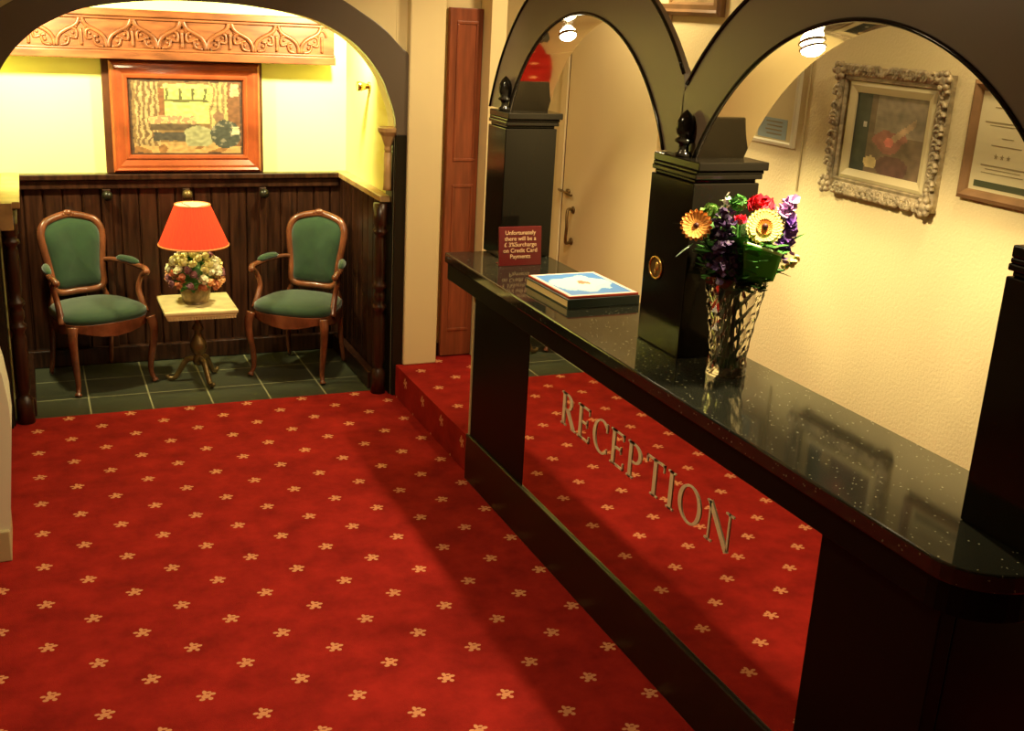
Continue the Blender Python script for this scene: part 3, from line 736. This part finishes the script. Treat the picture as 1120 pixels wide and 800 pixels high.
mtx = Matrix.Translation(Vector((.96, 1.86, 0)) * K - ORIG[t.name]) @ Matrix.Rotation(math.radians(1.5), 4, 'Z') @ Matrix.Translation(-Vector((.96, 1.86, 0)) * K + ORIG[t.name])
o.data.transform(mtx)

# crystal vase
VX, VY = .962, 1.362
t = thing('crystal_vase', 'tall flared cut crystal vase on the counter in front of the middle pillar', 'vase', (VX, VY, ZT))
hts = [i / 11 for i in range(12)]
def vr(h): return .030 * (1 - h * 3) + .0265 * h * 3 if h < .10 else .0268 + (.047 - .0268) * ((h - .10) / .90) ** 1.25 if h > .12 else .0268
outer = [(vr(h), ZT + .004 + h * .152) for h in hts]
n = 20
def rf(a, j, i): return 1.0 + (.055 if (i + j) % 2 else -.055)
mb = MB(); mb.lathe([(.031, ZT), (.031, ZT + .003)] + outer, (VX, VY, 0), n, rf=lambda a, j, i: rf(a, j, i) if 2 < j < 13 else 1, cap=False)
o0 = len(mb.v)
inn = [(max(.001, r - .0055), z) for r, z in outer[2:]]
mb.lathe([(.001, inn[0][1])] + inn, (VX, VY, 0), n, cap=False)
a = (18) * n; bo = o0 // 1
L0 = o0 - n; L1 = len(mb.v) - n
for i in range(n): mb.f.append((L0 + i, L0 + (i + 1) % n, L1 + (i + 1) % n, L1 + i))
mb.f.append(tuple(range(n))[::-1])
mb.build('glass_body', M['glass'], t)

# flowers
def petals_mb(c, nrm, n, r0, r1, wdt, cup=.2, layers=2, roll_=0, k=K):
    """gerbera-like head at c (units) facing nrm"""
    q = Vector((0, 0, 1)).rotation_difference(Vector(nrm).normalized()).to_matrix().to_4x4()
    mb = MB(1)
    for l in range(layers):
        for i in range(n):
            a = 2 * PI * (i + l * .5) / n + roll_; rr = r1 * (1 - l * .16)
            d = Vector((math.cos(a), math.sin(a), 0)); e = Vector((-d.y, d.x, 0)); z = l * .0025
            pts = []
            for (f, w_) in ((0, .35), (.35, .9), (.7, 1.0), (.92, .7), (1, .15)):
                rad = r0 + (rr - r0) * f; zz = z + cup * rr * (f ** 1.5) * (.6 + .4 * l)
                pts += [d * rad + e * wdt * w_ + Vector((0, 0, zz)), d * rad + Vector((0, 0, zz - .0015)), d * rad - e * wdt * w_ + Vector((0, 0, zz))]
            fs = []
            for j in range(4): fs += [(j*3, j*3+1, j*3+4, j*3+3), (j*3+1, j*3+2, j*3+5, j*3+4)]
            mb.add(pts, fs)
    mb.xf(Matrix.Translation(Vector(c) * k) @ q); return mb
def ruff_mb(c, r, seed, n=60, k=K, flat=.8):
    """ruffled carnation/rose head"""
    rr = random.Random(seed); mb = MB(1)
    for i in range(n):
        th = rr.random() * 2 * PI; ph = math.acos(1 - rr.random() * 1.25); d = Vector((math.sin(ph) * math.cos(th), math.sin(ph) * math.sin(th), math.cos(ph) * flat))
        e = d.cross(Vector((0, 0, 1))); e = (e if e.length > .1 else Vector((1, 0, 0))).normalized(); f = d.cross(e).normalized()
        s = r * .42; p = d * r * (.55 + .4 * rr.random()); a = rr.random() * PI
        u = e * math.cos(a) + f * math.sin(a); v = d * .6 + (f * math.cos(a) - e * math.sin(a)) * .6
        mb.add([p - u * s, p - u * s * .5 + v * s, p + u * s * .5 + v * s * .8, p + u * s, p - d * s * .3], [(0, 1, 2, 3), (0, 3, 4)])
    mb.ball((0, 0, 0), r * .7, 10, 6)
    mb.xf(Matrix.Translation(Vector(c) * k)); return mb
def stem_to(c, t, seed=0, rad=.0016):
    rr = random.Random(seed); b_ = Vector((VX + rr.uniform(-.012, .012), VY + rr.uniform(-.012, .012), ZT + .012)); nk = Vector((VX + (c[0] - VX) * .35, VY + (c[1] - VY) * .35, ZT + .158))
    MB().tube(catmull([b_, (b_ + nk) / 2, nk, Vector(c)], 5), rad, 6).build('stem', M['leaf'], t, smooth=True)
def flower(name, label, cat, c, seed): 
    t = thing(name, label, cat, c); stem_to(c, t, seed); return t
MP = lambda n_, c_, r_=.5: mat(n_, c_, r_, spec=0.3)
orange = MP('orange petal', (.80, .36, .08)); yellow = MP('yellow petal', (.95, .80, .28)); red = MP('crimson petal', (.55, .02, .04)); pink = MP('hot pink petal', (.85, .05, .12))
purple = MP('purple floret', (.16, .07, .34)); dpurple = MP('dusky purple floret', (.06, .035, .10)); lilac = MP('lilac petal', (.45, .25, .50)); white = MP('white floret', (.7, .7, .6)); eye = MP('dark flower eye', (.05, .015, .01)); eye2 = MP('orange ring', (.85, .30, .04))
view = -fw
# screen-like placement basis at the vase: right along (cos,-sin), toward the camera
EX = rt.copy(); 
def at(dx, dz, dd=0.0):
    """dx right, dz above the counter, dd toward the lobby camera side (units)"""
    f = Vector((-fw.x, -fw.y, 0)).normalized()
    dx -= .006 + .09 * dz
    return tuple(Vector((VX, VY, ZT)) + EX * dx + Vector((0, 0, dz)) + f * dd)
fd = Vector((-.45, -.85, .35))
c = at(-.046, .232, .03); t = flower('gerbera', 'orange gerbera at the left of the bouquet', 'flower', c, 1)
petals_mb(c, (-.5, -.7, .3), 18, .006, .052, .0078, .2, 2).build('petals', orange, t); MB().ball(c, .0045, 10, 6, (1, 1, 1)).build('eye', eye, t, smooth=True)
c = at(.052, .236, .035); t = flower('gerbera', 'large yellow gerbera at the right front of the bouquet', 'flower', c, 2)
petals_mb(c, (-.38, -.85, .3), 26, .006, .060, .0085, .10, 2).build('petals', yellow, t)
o = petals_mb(tuple(Vector(c) + Vector((-.001, -.0022, .0008))), (-.38, -.85, .3), 20, .004, .026, .0045, .25, 1); o.build('inner_ring', eye2, t); MB().ball(tuple(Vector(c) + Vector((-.001, -.003, .001))), .005, 10, 6).build('eye', eye, t, smooth=True)
c = at(.056, .258, -.012); t = flower('carnation', 'crimson carnation at the top right of the bouquet', 'flower', c, 3); ruff_mb(c, .042, 5, 90).build('petals', red, t)
c = at(.018, .243, .03); t = flower('rosebud', 'hot pink rosebud left of the yellow gerbera', 'flower', c, 4); ruff_mb(c, .022, 6, 40).build('petals', pink, t)
def spike(label, c0, c1, mtl, seed, n=40, r=.012, fr=.006, nm='statice'):
    t = flower(nm, label, 'flower', c0, seed); rr = random.Random(seed); mb = MB(1); a, b_ = Vector(c0), Vector(c1)
    for i in range(n):
        f = rr.random(); p = a + (b_ - a) * f + Vector([rr.uniform(-r, r) for _ in range(3)]) * (1.1 - .6 * f)
        o = len(mb.v); mb.add([(0, 0, 0)] + [(fr * K * math.cos(k * PI / 3), fr * K * math.sin(k * PI / 3), fr * K * (.5 if k % 2 else .2)) for k in range(6)], [(0, k, k % 6 + 1) for k in range(1, 7)])
        mb.xf(Matrix.Translation(p * K) @ Matrix.Rotation(rr.uniform(0, PI), 4, (rr.uniform(-1, 1), rr.uniform(-1, 1), rr.uniform(-1, 1))), o)
    mb.build('florets', mtl, t)
    MB().tube([c0, c1], .0018, 6).build('spike_stem', M['leaf'], t)
spike('dusky purple statice in the middle front of the bouquet', at(-.012, .165, .042), at(-.004, .250, .038), dpurple, 11, 170, .019, .0062)
spike('bright purple statice at the right edge of the bouquet', at(.088, .185, .0), at(.098, .240, .0), purple, 12, 40, .009, .009)
spike('lilac statice above the yellow gerbera at the right', at(.086, .245, -.01), at(.100, .268, -.01), lilac, 13, 36, .011, .009)
spike('white gypsophila sprig at the top of the bouquet', at(-.004, .250, .02), at(.000, .275, .02), white, 14, 14, .007, .005, 'gypsophila')
spike('small yellow sprig at the lower right of the bouquet', at(.085, .170, .02), at(.105, .190, .015), yellow, 15, 10, .006, .006, 'solidago')
# green chrysanthemum buds
for k, (dx, dz, dd, lb) in enumerate(((-.020, .248, .01, 'green chrysanthemum right of the orange gerbera'), (.022, .260, -.01, 'green chrysanthemum at the top middle of the bouquet'))):
    c = at(dx, dz, dd); t = flower('chrysanthemum', lb, 'flower', c, 20 + k); ruff_mb(c, .036 if k == 0 else .034, 30 + k, 60).build('petals', M['leaflight'] if k == 0 else M['leaf'], t)
# broad folded leaf with a pale rim at the front
t = thing('broad_leaf', 'broad green leaf folded across the front of the vase rim', 'leaf', at(.03, .17, .05))
P = [at(.020, .214, .050), at(.045, .208, .050), at(.076, .198, .046)]; Q = [at(.020, .158, .046), at(.040, .152, .046), at(.066, .158, .042)]
mb = MB(); vs = []; nn = 10
for j in range(7):
    for i in range(nn + 1):
        f = i / nn; a_ = Vector(P[0]) * (1-f)**2 + Vector(P[1]) * 2*f*(1-f) + Vector(P[2]) * f*f; b_ = Vector(Q[0]) * (1-f)**2 + Vector(Q[1]) * 2*f*(1-f) + Vector(Q[2]) * f*f
        g = j / 6; p = a_ * (1-g) + b_ * g; p += Vector((-fw.x, -fw.y, 0)) * .004 * math.sin(g * PI); vs.append(p)
mb.add(vs, [(j*(nn+1)+i, j*(nn+1)+i+1, (j+1)*(nn+1)+i+1, (j+1)*(nn+1)+i) for j in range(6) for i in range(nn)])
o = mb.build('blade', M['aspidistra'], t, smooth=True); sdf = o.modifiers.new('s', 'SOLIDIFY'); sdf.thickness = .0012
MB().tube(vs[:nn+1], .0026, 6).build('rolled_rim', M['lime'], t, smooth=True)
MB().tube(catmull([at(.035, .142, .05), (VX, VY, ZT + .12), (VX, VY, ZT + .02)], 4), .002, 6).build('stem', M['leaf'], t)
# filler foliage
t = thing('foliage_sprig', 'dark green leafy filler foliage around the bouquet', 'foliage', at(0, .16))
rr = random.Random(77); mb = MB()
def leaf(mb, base, d, ln, wd):
    d = Vector(d).normalized(); base = Vector(base); s = d.cross(Vector((rr.uniform(-.3, .3), rr.uniform(-.3, .3), 1))).normalized(); nz = s.cross(d)
    pts = [base]; 
    for f, w_ in ((.3, .8), (.6, 1), (.85, .5)):
        m_ = base + d * ln * f - nz * ln * .12 * f * f; pts += [m_ + s * wd * w_, m_ - s * wd * w_]
    pts.append(base + d * ln - nz * ln * .12); mb.add(pts, [(0, 1, 2), (1, 3, 4, 2), (3, 5, 6, 4), (5, 7, 6)])
for i in range(420):
    a_ = rr.uniform(0, 2 * PI); h = rr.uniform(.150, .235); r_ = rr.uniform(.01, .055) * (.5 + (h - .15) * 5)
    base = (VX + r_ * math.cos(a_), VY + r_ * math.sin(a_), ZT + h - .02)
    leaf(mb, base, (math.cos(a_), math.sin(a_), rr.uniform(.1, 1.2)), rr.uniform(.022, .038), rr.uniform(.007, .012))
for dx, dz, ex, ez in ((.075, .18, .115, .175), (.08, .20, .12, .228), (.07, .165, .105, .16), (-.045, .20, -.075, .18), (.08, .215, .118, .243), (-.05, .225, -.078, .232)):
    a_, b_ = Vector(at(dx, dz)), Vector(at(ex, ez)); leaf(mb, a_, b_ - a_, (b_ - a_).length, .004)
mb.build('leaves', M['leaf'], t)
mb = MB()
for i in range(14):
    a_ = i * .45; q = (VX + .05 * math.cos(a_), VY + .05 * math.sin(a_), ZT + .20)
    mb.tube(catmull([(VX + .012 * math.cos(a_ * 2), VY + .012 * math.sin(a_ * 2), ZT + .012), (VX + .012 * math.cos(a_), VY + .012 * math.sin(a_), ZT + .1), (VX + .025 * math.cos(a_), VY + .025 * math.sin(a_), ZT + .16), q], 3), .0015, 5)
mb.build('stems', M['leaf'], t)

# ------------------------------------------------------------------ pictures on the right wall
def xframe(t, prof, y0, y1, z0, z1, mt, nm='frame'):
    b = MB(); frame_loft(b, prof, y0, y1, z0, z1, 'x', WR - .0005, -1); return b.build(nm, mt, t)
t = thing('ornate_picture', 'ornate gilt plaster framed dark portrait on the cream wall', 'picture', (WR, 1.566, .71))
fo = [(0, 0), (0, .010), (.005, .015), (.011, .017), (.018, .012), (.023, .014), (.026, .009), (.026, 0)]
xframe(t, fo, 1.424, 1.704, .713, .937, M['gilt'])
b = MB(); rr = random.Random(4)
def scrolls(y, z, r, sy=1, sz=1):
    b.tube(catmull([(WR - .017, y + sy * r * .9 * math.cos(a), z + sz * r * .9 * math.sin(a)) for a in [k * .9 for k in range(6)]], 3), [.004 * (1 - i / 22) + .001 for i in range(16)], 6)
y = 1.431
while y < 1.70:
    for z, s in ((.720, -1), (.930, 1)):
        b.ball((WR - .016, y, z + s * .004 * math.sin(y * 90)), .0052 + .0025 * rr.random(), 8, 5, (.7, 1, .8)); 
        if rr.random() < .5: scrolls(y, z, .009, 1, s)
    y += .0075
z = .72
while z < .932:
    for yy, s in ((1.432, -1), (1.696, 1)):
        b.ball((WR - .016, yy + s * .004 * math.sin(z * 90), z), .0052 + .0025 * rr.random(), 8, 5, (.7, .8, 1)); 
        if rr.random() < .5: scrolls(yy, z, .009, s, 1)
    z += .0075
for yy in (1.434, 1.695):
    for zz in (.722, .928):
        b.ball((WR - .017, yy, zz), .012, 12, 8, (.7, 1, 1))
        for k in range(6): b.ball((WR - .020, yy + .012 * math.cos(k), zz + .012 * math.sin(k)), .006, 8, 5)
b.build('plaster_scrolls', M['gilt'], t, smooth=True)
b = MB(); frame_loft(b, [(0, 0), (0, .011), (.006, .013), (.018, .009), (.018, 0)], 1.450, 1.668, .739, .911, 'x', WR - .0005, -1); b.build('slip', M['slip'], t)
def portrait(s, v):
    n1 = noise.noise(Vector((s * 5, v * 5, 3))); n2 = noise.noise(Vector((s * 15, v * 15, 9)))
    s = 1 - s
    c = (0.15, 0.10, 0.06)
    if s < .22: c = (0.035, 0.04, 0.03)
    if v > .5 and s > .3: c = (0.24, 0.19, 0.13)
    if (s - .52) ** 2 / .05 + (v - .42) ** 2 / .02 < 1 + n1: c = (0.28, 0.11, 0.08)
    if abs(v - (.35 + (s - .45) * .9)) < .05 and .5 < s < .85: c = (0.40, 0.27, 0.16)
    if (s - .52) ** 2 + (v - .42) ** 2 < .004: c = (0.55, 0.16, 0.12)
    if (s - .30) ** 2 / .01 + (v - .14) ** 2 / .006 < 1: c = (0.55, 0.42, 0.18)
    if (s - .16) ** 2 + (v - .60) ** 2 < .001: c = (0.5, 0.45, 0.38)
    if (s - .6) ** 2 / .05 + (v - .12) ** 2 / .02 < 1: c = (0.11, 0.05, 0.04)
    return tuple(max(0, x * (1 + .5 * n1 + .3 * n2)) for x in c)
grid_print('canvas', t, (WR - .006, 1.467, .756), (0, .184, 0), (0, 0, .138), 60, 44, portrait)
t = thing('framed_certificate', 'brown wooden framed certificate with three stars beside the ornate gilt picture', 'certificate', (WR, 1.30, .75))
xframe(t, [(0, 0), (0, .012), (.006, .015), (.014, .009), (.016, .006), (.016, 0)], 1.205, 1.374, .7505, .935, M['wood2'])
MB().box(WR - .006, WR - .001, 1.221, 1.359, .766, .919).build('sheet', M['paper'], t)
b = MB(); X = WR - .0064
for zz, w0, h in ((.895, .035, .0015), (.872, .05, .002), (.868, .04, .001), (.850, .012, .001), (.838, .03, .001), (.806, .045, .002), (.801, .035, .001), (.795, .042, .001)):
    b.box(X, X + .0004, 1.295 - w0, 1.295 + w0, zz, zz + h)
for k in (-1, 0, 1):
    cy = 1.300 + k * .0125; st = []
    for q in range(10):
        a = PI / 2 + q * PI / 5; r = .0042 if q % 2 == 0 else .0019; st.append((cy + r * math.cos(a), .822 + r * math.sin(a)))
    b.prism(st, 0, X, X + .0004)
b.build('printed_lines', M['ink'], t)
MB().box(X, X + .0004, 1.232, 1.348, .772, .782).build('footer_band', M['darkgreen'], t)
b = MB(); b.ball((X, 1.285, .888), .006, 10, 6, (.1, 1, 1)); b.build('crest', M['bronze'], t)
t = thing('framed_print', 'brown framed picture whose lower edge shows in the gap above the arches', 'picture', (WR, 2.285, 1.02))
xframe(t, [(0, 0), (0, .012), (.008, .018), (.014, .014), (.024, .016), (.030, .006), (.030, 0)], 2.118, 2.445, 1.010, 1.20, M['wood2'])
grid_print('canvas', t, (WR - .004, 2.148, 1.04), (0, .267, 0), (0, 0, .13), 20, 10, lambda s, v: tuple(x * (1 + .4 * noise.noise(Vector((s * 6, v * 4, 0)))) for x in (.30, .22, .10)))
t = thing('framed_notice', 'white framed notice with a pale blue panel seen through the right arch', 'notice', (WR, 1.93, .77))
xframe(t, [(0, 0), (0, .008), (.006, .010), (.009, .005), (.009, 0)], 1.822, 2.06, .770, .99, M['white'])
MB().box(WR - .004, WR - .001, 1.831, 2.051, .779, .981).build('mount', M['slip'], t)
MB().box(WR - .0046, WR - .0042, 1.85, 1.945, .782, .822).build('blue_panel', M['blue'], t)
b = MB()
for k in range(4): b.box(WR - .005, WR - .0047, 1.865, 1.915 + .005 * (k % 2), .790 + k * .008, .7925 + k * .008)
b.build('printed_lines', M['ink'], t)

# ------------------------------------------------------------------ armchairs (metres, local; front = -Y)
def chair():
    t = bpy.data.objects.new('armchair', None); C.objects.link(t); t.empty_display_size = .1
    def seat_out(u, inset=0):          # u 0..1 round the seat
        a = u * 2 * PI; ca, sa = math.cos(a), math.sin(a); e = 2 / 3.2
        x = math.copysign(abs(ca) ** e, ca); y = math.copysign(abs(sa) ** e, sa)
        w = (.265 - .05 * (y + 1) / 2) - inset
        return x * w, y * (.225 - inset) - (.018 if y < 0 else 0) * (1 - x * x)
    N_ = 40
    # seat cushion
    mb = MB(1); vs = []; rings = [(0, .405), (-.006, .42), (-.004, .44), (.012, .455), (.05, .468), (.10, .476), (.17, .480)]
    for ins, z in rings: vs += [(*seat_out(i / N_, ins), z) for i in range(N_)]
    fs = [(j*N_+i, j*N_+(i+1)%N_, (j+1)*N_+(i+1)%N_, (j+1)*N_+i) for j in range(len(rings)-1) for i in range(N_)]
    fs += [tuple(range(N_))[::-1], tuple(range((len(rings)-1)*N_, len(rings)*N_))]
    mb.add(vs, fs).build('seat', M['green'], t, smooth=True)
    # seat rail, serpentine lower edge
    mb = MB(1); vs = []
    for ins, top_ in ((0.0, 1), (-.006, 1), (-.006, 0), (.018, 0)):
        for i in range(N_):
            x, y = seat_out(i / N_, ins)
            lo = .345 - .028 * math.cos(x / .25 * 2 * PI) * 0 - (.020 * math.cos(x / .26 * PI) if y < -.15 else (.010 * math.cos(y / .2 * PI) if abs(y) < .18 else 0))
            vs.append((x, y, .408 if top_ else lo))
    fs = [(j*N_+i, j*N_+(i+1)%N_, (j+1)*N_+(i+1)%N_, (j+1)*N_+i) for j in range(3) for i in range(N_)]
    fs += [(3*N_+i, 3*N_+(i+1)%N_, (i+1)%N_, i) for i in range(N_)]
    mb.add(vs, fs).build('seat_rail', M['chairw'], t, smooth=False, bevel=.003)
    for s in (-1, 1):
        mb = MB(1); pts = catmull([(s*.232, -.205, .40), (s*.243, -.220, .34), (s*.240, -.218, .26), (s*.225, -.202, .14), (s*.222, -.205, .06), (s*.232, -.220, .02), (s*.236, -.226, 0.006)], 5)
        n_ = len(pts); rs = [.030 - .017 * min(1, i / (n_ * .75)) + (.006 if i > n_ - 6 else 0) for i in range(n_)]
        mb.tube(pts, rs, 10); mb.build('leg', M['chairw'], t, smooth=True)
        mb = MB(1); pts = catmull([(s*.178, .195, .42), (s*.178, .200, .30), (s*.180, .212, .15), (s*.186, .240, .012)], 5)
        mb.tube(pts, [.020 - .007 * i / 15 for i in range(16)], 10); mb.build('leg', M['chairw'], t, smooth=True)
    # back: tilted plane, cartouche outline
    def bk(x, z, off=0): y = .205 + (z - .45) * .20; return (x, y + off - .02 * (1 - (x / .19) ** 2) * -1 * 0 + .03 * (-(x / .19) ** 2), z)
    right = [(0, .498), (.07, .497), (.125, .504), (.151, .530), (.154, .60), (.163, .68), (.175, .76), (.181, .82), (.173, .865), (.146, .900), (.10, .918), (.05, .930), (0, .937)]
    out = right + [(-x, z) for x, z in right[::-1][1:-1]]
    loop = catmull([bk(x, z) for x, z in out], 3, closed=True)
    mb = MB(1); mb.tube(loop, .0205, 10, closed=True, upv=(0, 1, 0), flat=1.1)
    mb.ball(bk(0, .948, -.012), .024, 12, 8, (1.3, .6, .8)); mb.ball(bk(.03, .940, -.01), .014, 10, 6); mb.ball(bk(-.03, .940, -.01), .014, 10, 6)
    for s in (-1, 1):
        mb.tube(catmull([(s*.175, .20, .40), (s*.165, .205, .45), (s*.148, .214, .50), (s*.152, .22, .54)], 4), .018, 10)
    mb.build('back_frame', M['chairw'], t, smooth=True)
    cen = Vector(bk(0, .71))
    for name, dpt, sgn in (('backrest', -.040, 1),):
        mb = MB(1); n_ = len(loop); vs = []; fs = []
        lv = [(.93, .004), (.90, -.012), (.80, -.026), (.60, -.036), (.3, -.041), (.02, -.042)]
        for f, o_ in lv: vs += [cen + (p - cen) * f + Vector((0, o_, 0)) for p in loop]
        for j in range(len(lv) - 1):
            for i in range(n_): fs.append((j*n_+i, j*n_+(i+1)%n_, (j+1)*n_+(i+1)%n_, (j+1)*n_+i))
        fs.append(tuple(range((len(lv)-1)*n_, len(lv)*n_)))
        o = len(vs); vs += [cen + (p - cen) * .93 + Vector((0, .02, 0)) for p in loop]; fs += [(i, (i+1)%n_, o+(i+1)%n_, o+i) for i in range(n_)]; fs.append(tuple(range(o, o + n_)))
        mb.add(vs, fs).build('backrest', M['green'], t, smooth=True)
    for s in (-1, 1):
        mb = MB(1); pts = catmull([(s*.160, .225, .665), (s*.200, .17, .672), (s*.245, .06, .668), (s*.268, -.04, .660), (s*.272, -.095, .655), (s*.268, -.118, .640)], 4)
        mb.tube(pts, [.013 + .006 * (i / (len(pts)-1)) for i in range(len(pts))], 10)
        mb.ball((s*.268, -.118, .640), .021, 12, 8, (1, .8, 1))
        sp = catmull([(s*.270, -.10, .648), (s*.262, -.055, .60), (s*.245, -.05, .53), (s*.247, -.085, .46), (s*.252, -.12, .40)], 5)
        mb.tube(sp, [.013 + .008 * i / (len(sp)-1) for i in range(len(sp))], 10)
        ar = mb.build('arm', M['chairw'], t, smooth=True)
        mb = MB(1); pts = [Vector(p) + Vector((0, 0, .014)) for p in catmull([(s*.212, .14, .672), (s*.245, .06, .672), (s*.266, -.03, .664)], 4)]
        mb.tube(pts, [.006, .016, .020, .022, .022, .022, .020, .016, .006], 10); mb.build('arm_pad', M['green'], ar, smooth=True)
    return t
c1 = chair(); c1.location = (.285, 6.665, 0); c1.rotation_euler = (0, 0, math.radians(22)); c1.scale = (1, 1, 1)
tag(c1, 'green upholstered mahogany armchair left of the little lamp table', 'armchair', 'green armchairs in the alcove')
c2 = copy_tree(c1); c2.location = (1.462, 6.56, 0); c2.rotation_euler = (0, 0, math.radians(-36))
tag(c2, 'green upholstered mahogany armchair right of the little lamp table', 'armchair', 'green armchairs in the alcove')

# ------------------------------------------------------------------ lamp table and lamp
TX, TY, TZ = .835, 6.50, .484
t = thing('lamp_table', 'small square table with a cream top on a bronze pedestal between the armchairs', 'table', (TX, TY, 0), k=1)
MB(1).box(TX - .205, TX + .205, TY - .21, TY + .21, TZ - .022, TZ).build('table_top', M['tabletop'], t, bevel=.006)
mb = MB(1); mb.box(TX - .195, TX + .195, TY - .20, TY + .20, TZ - .034, TZ - .0225); 
for i in range(24):
    x = TX - .185 + i * .016; mb.box(x, x + .010, TY - .195, TY - .185, TZ - .052, TZ - .034)
    y = TY - .185 + i * .016; mb.box(TX + .178, TX + .188, y, y + .010, TZ - .052, TZ - .034); mb.box(TX - .188, TX - .178, y, y + .010, TZ - .052, TZ - .034)
mb.box(TX - .18, TX + .18, TY - .185, TY + .185, TZ - .056, TZ - .0345)
mb.build('apron', M['tabletop'], t, label='ribbed cream edging')
prof = [(.05, .425), (.045, .41), (.022, .395), (.018, .36), (.030, .34), (.034, .325), (.020, .31), (.024, .28), (.045, .245), (.050, .215), (.040, .18), (.022, .165), (.034, .15), (.040, .13), (.030, .105), (.02, .10)]
MB(1).lathe([(r, z) for r, z in prof], (TX, TY, 0), 20).build('pedestal', M['bronze'], t, smooth=True)
for k in range(3):
    a = -PI / 2 + k * 2 * PI / 3 + .3; d = Vector((math.cos(a), math.sin(a), 0)); O = Vector((TX, TY, 0))
    pts = catmull([O + d * .02 + Vector((0, 0, .14)), O + d * .07 + Vector((0, 0, .13)), O + d * .11 + Vector((0, 0, .07)), O + d * .14 + Vector((0, 0, .022)), O + d * .175 + Vector((0, 0, .018)), O + d * .185 + Vector((0, 0, .036))], 4)
    MB(1).tube(pts, [.020 - .0004 * i for i in range(len(pts))], 10).build('foot', M['bronze'], t, smooth=True)

LX, LY = TX - .005, TY
t = thing('table_lamp', 'table lamp with a red pleated shade over a ceramic basket of flowers', 'lamp', (LX, LY, TZ), k=1)
MB(1).lathe([(.062, 0), (.070, .004), (.066, .012), (.074, .02), (.084, .06), (.088, .095), (.080, .10)], (LX, LY, TZ + .001), 28, rf=lambda a, j, i: 1 + (.02 if (i + j) % 2 else 0)).build('basket', M['ceramic'], t)
fm = [MP('ceramic yellow rose', (.85, .78, .30), .3), MP('ceramic peach rose', (.75, .38, .16), .3), MP('ceramic white rose', (.88, .84, .55), .3), MP('ceramic rust rose', (.42, .12, .05), .3), MP('ceramic plum rose', (.25, .10, .12), .3)]
rr = random.Random(8); pts = []
for i in range(1500):
    a = rr.uniform(0, 2 * PI); ph = rr.uniform(0, PI * .60); R0 = .132
    p = Vector((R0 * 1.12 * math.sin(ph) * math.cos(a), R0 * 1.12 * math.sin(ph) * math.sin(a), .165 + R0 * math.cos(ph) * 1.08))
    if p.z < .085: continue
    if all((p - q).length > .040 for q in pts): pts.append(p)
    if len(pts) > 74: break
for i, p in enumerate(pts):
    mt = fm[0] if p.z > .22 and rr.random() < .55 else fm[2] if p.z > .20 and rr.random() < .6 else rr.choice(fm[1:])  # more yellow and white near the top: lamplight put into the rose colours
    o = ruff_mb((0, 0, 0), .026 + rr.random() * .007, 100 + i, 16, 1); d = p - Vector((0, 0, .13))
    o.xf(Matrix.Translation(Vector((LX, LY, TZ)) + p) @ Vector((0, 0, 1)).rotation_difference(d.normalized()).to_matrix().to_4x4()); o.build('ceramic_flower', mt, t)
mb = MB(1)
def leaf1(mb, base, d, ln, wd):
    k0 = mb.k; leaf(mb, base, d, ln, wd)
for i in range(110):
    a = rr.uniform(0, 2 * PI); ph = rr.uniform(0, PI * .62); d = Vector((math.sin(ph) * math.cos(a), math.sin(ph) * math.sin(a), math.cos(ph)))
    leaf(mb, Vector((LX, LY, TZ + .14)) + d * .10, d + Vector((rr.uniform(-.5, .5), rr.uniform(-.5, .5), 0)), .045, .012)
mb.ball((LX, LY, TZ + .145), .10, 14, 8)
mb.build('leaves', M['leaf'], t)
MB(1).lathe([(.012, .24), (.008, .26), (.008, .36), (.016, .362), (.016, .40), (.01, .41)], (LX, LY, TZ), 14).build('lamp_holder', M['brass'], t, smooth=True)
MB(1).ball((LX, LY, TZ + .45), .030, 14, 10, (1, 1, 1.3)).build('bulb', M['bulb'], t, smooth=True)
z0, z1, r0_, r1_ = TZ + .345, TZ + .575, .196, .098
n = 96; mb = MB(1)
mb.lathe([(r0_, z0), (r0_ * .75 + r1_ * .25, z0 * .75 + z1 * .25), ((r0_ + r1_) / 2, (z0 + z1) / 2), (r0_ * .25 + r1_ * .75, z0 * .25 + z1 * .75), (r1_, z1)], (LX, LY, 0), n, rf=lambda a, j, i: 1 + (.010 if i % 2 else -.010), cap=False)
mb.build('lamp_shade', M['shade'], t)
mb = MB(1); mb.lathe([(r0_ - .006, z0), (r1_ - .004, z1)], (LX, LY, 0), 48, cap=False); mb.build('shade_lining', M['lining'], t, smooth=True, label='white inner lining')
mb = MB(1); mb.tube([(LX + r0_ * math.cos(2*PI*k/48), LY + r0_ * math.sin(2*PI*k/48), z0) for k in range(48)], .005, 6, closed=True); mb.build('shade_braid', M['trimgold'], t, smooth=True); mb = MB(1); mb.tube([(LX + r1_ * math.cos(2*PI*k/48), LY + r1_ * math.sin(2*PI*k/48), z1) for k in range(48)], .004, 6, closed=True)
mb.build('shade_braid', M['trimgold'], t, smooth=True)
mb = MB(1)
for k in range(3):
    a = k * 2 * PI / 3; mb.tube([(LX, LY, z1 - .02), (LX + r1_ * math.cos(a), LY + r1_ * math.sin(a), z1 - .004)], .002, 6)
mb.tube([(LX + .02, LY, TZ + .40), (LX + .045, LY, TZ + .45), (LX, LY, z1 - .02)], .002, 6)
mb.build('shade_carrier', M['brass'], t)
light('lamp_bulb', 'POINT', (LX / K, LY / K, (TZ + .46) / K), 34, (1.0, .72, .36), .03)
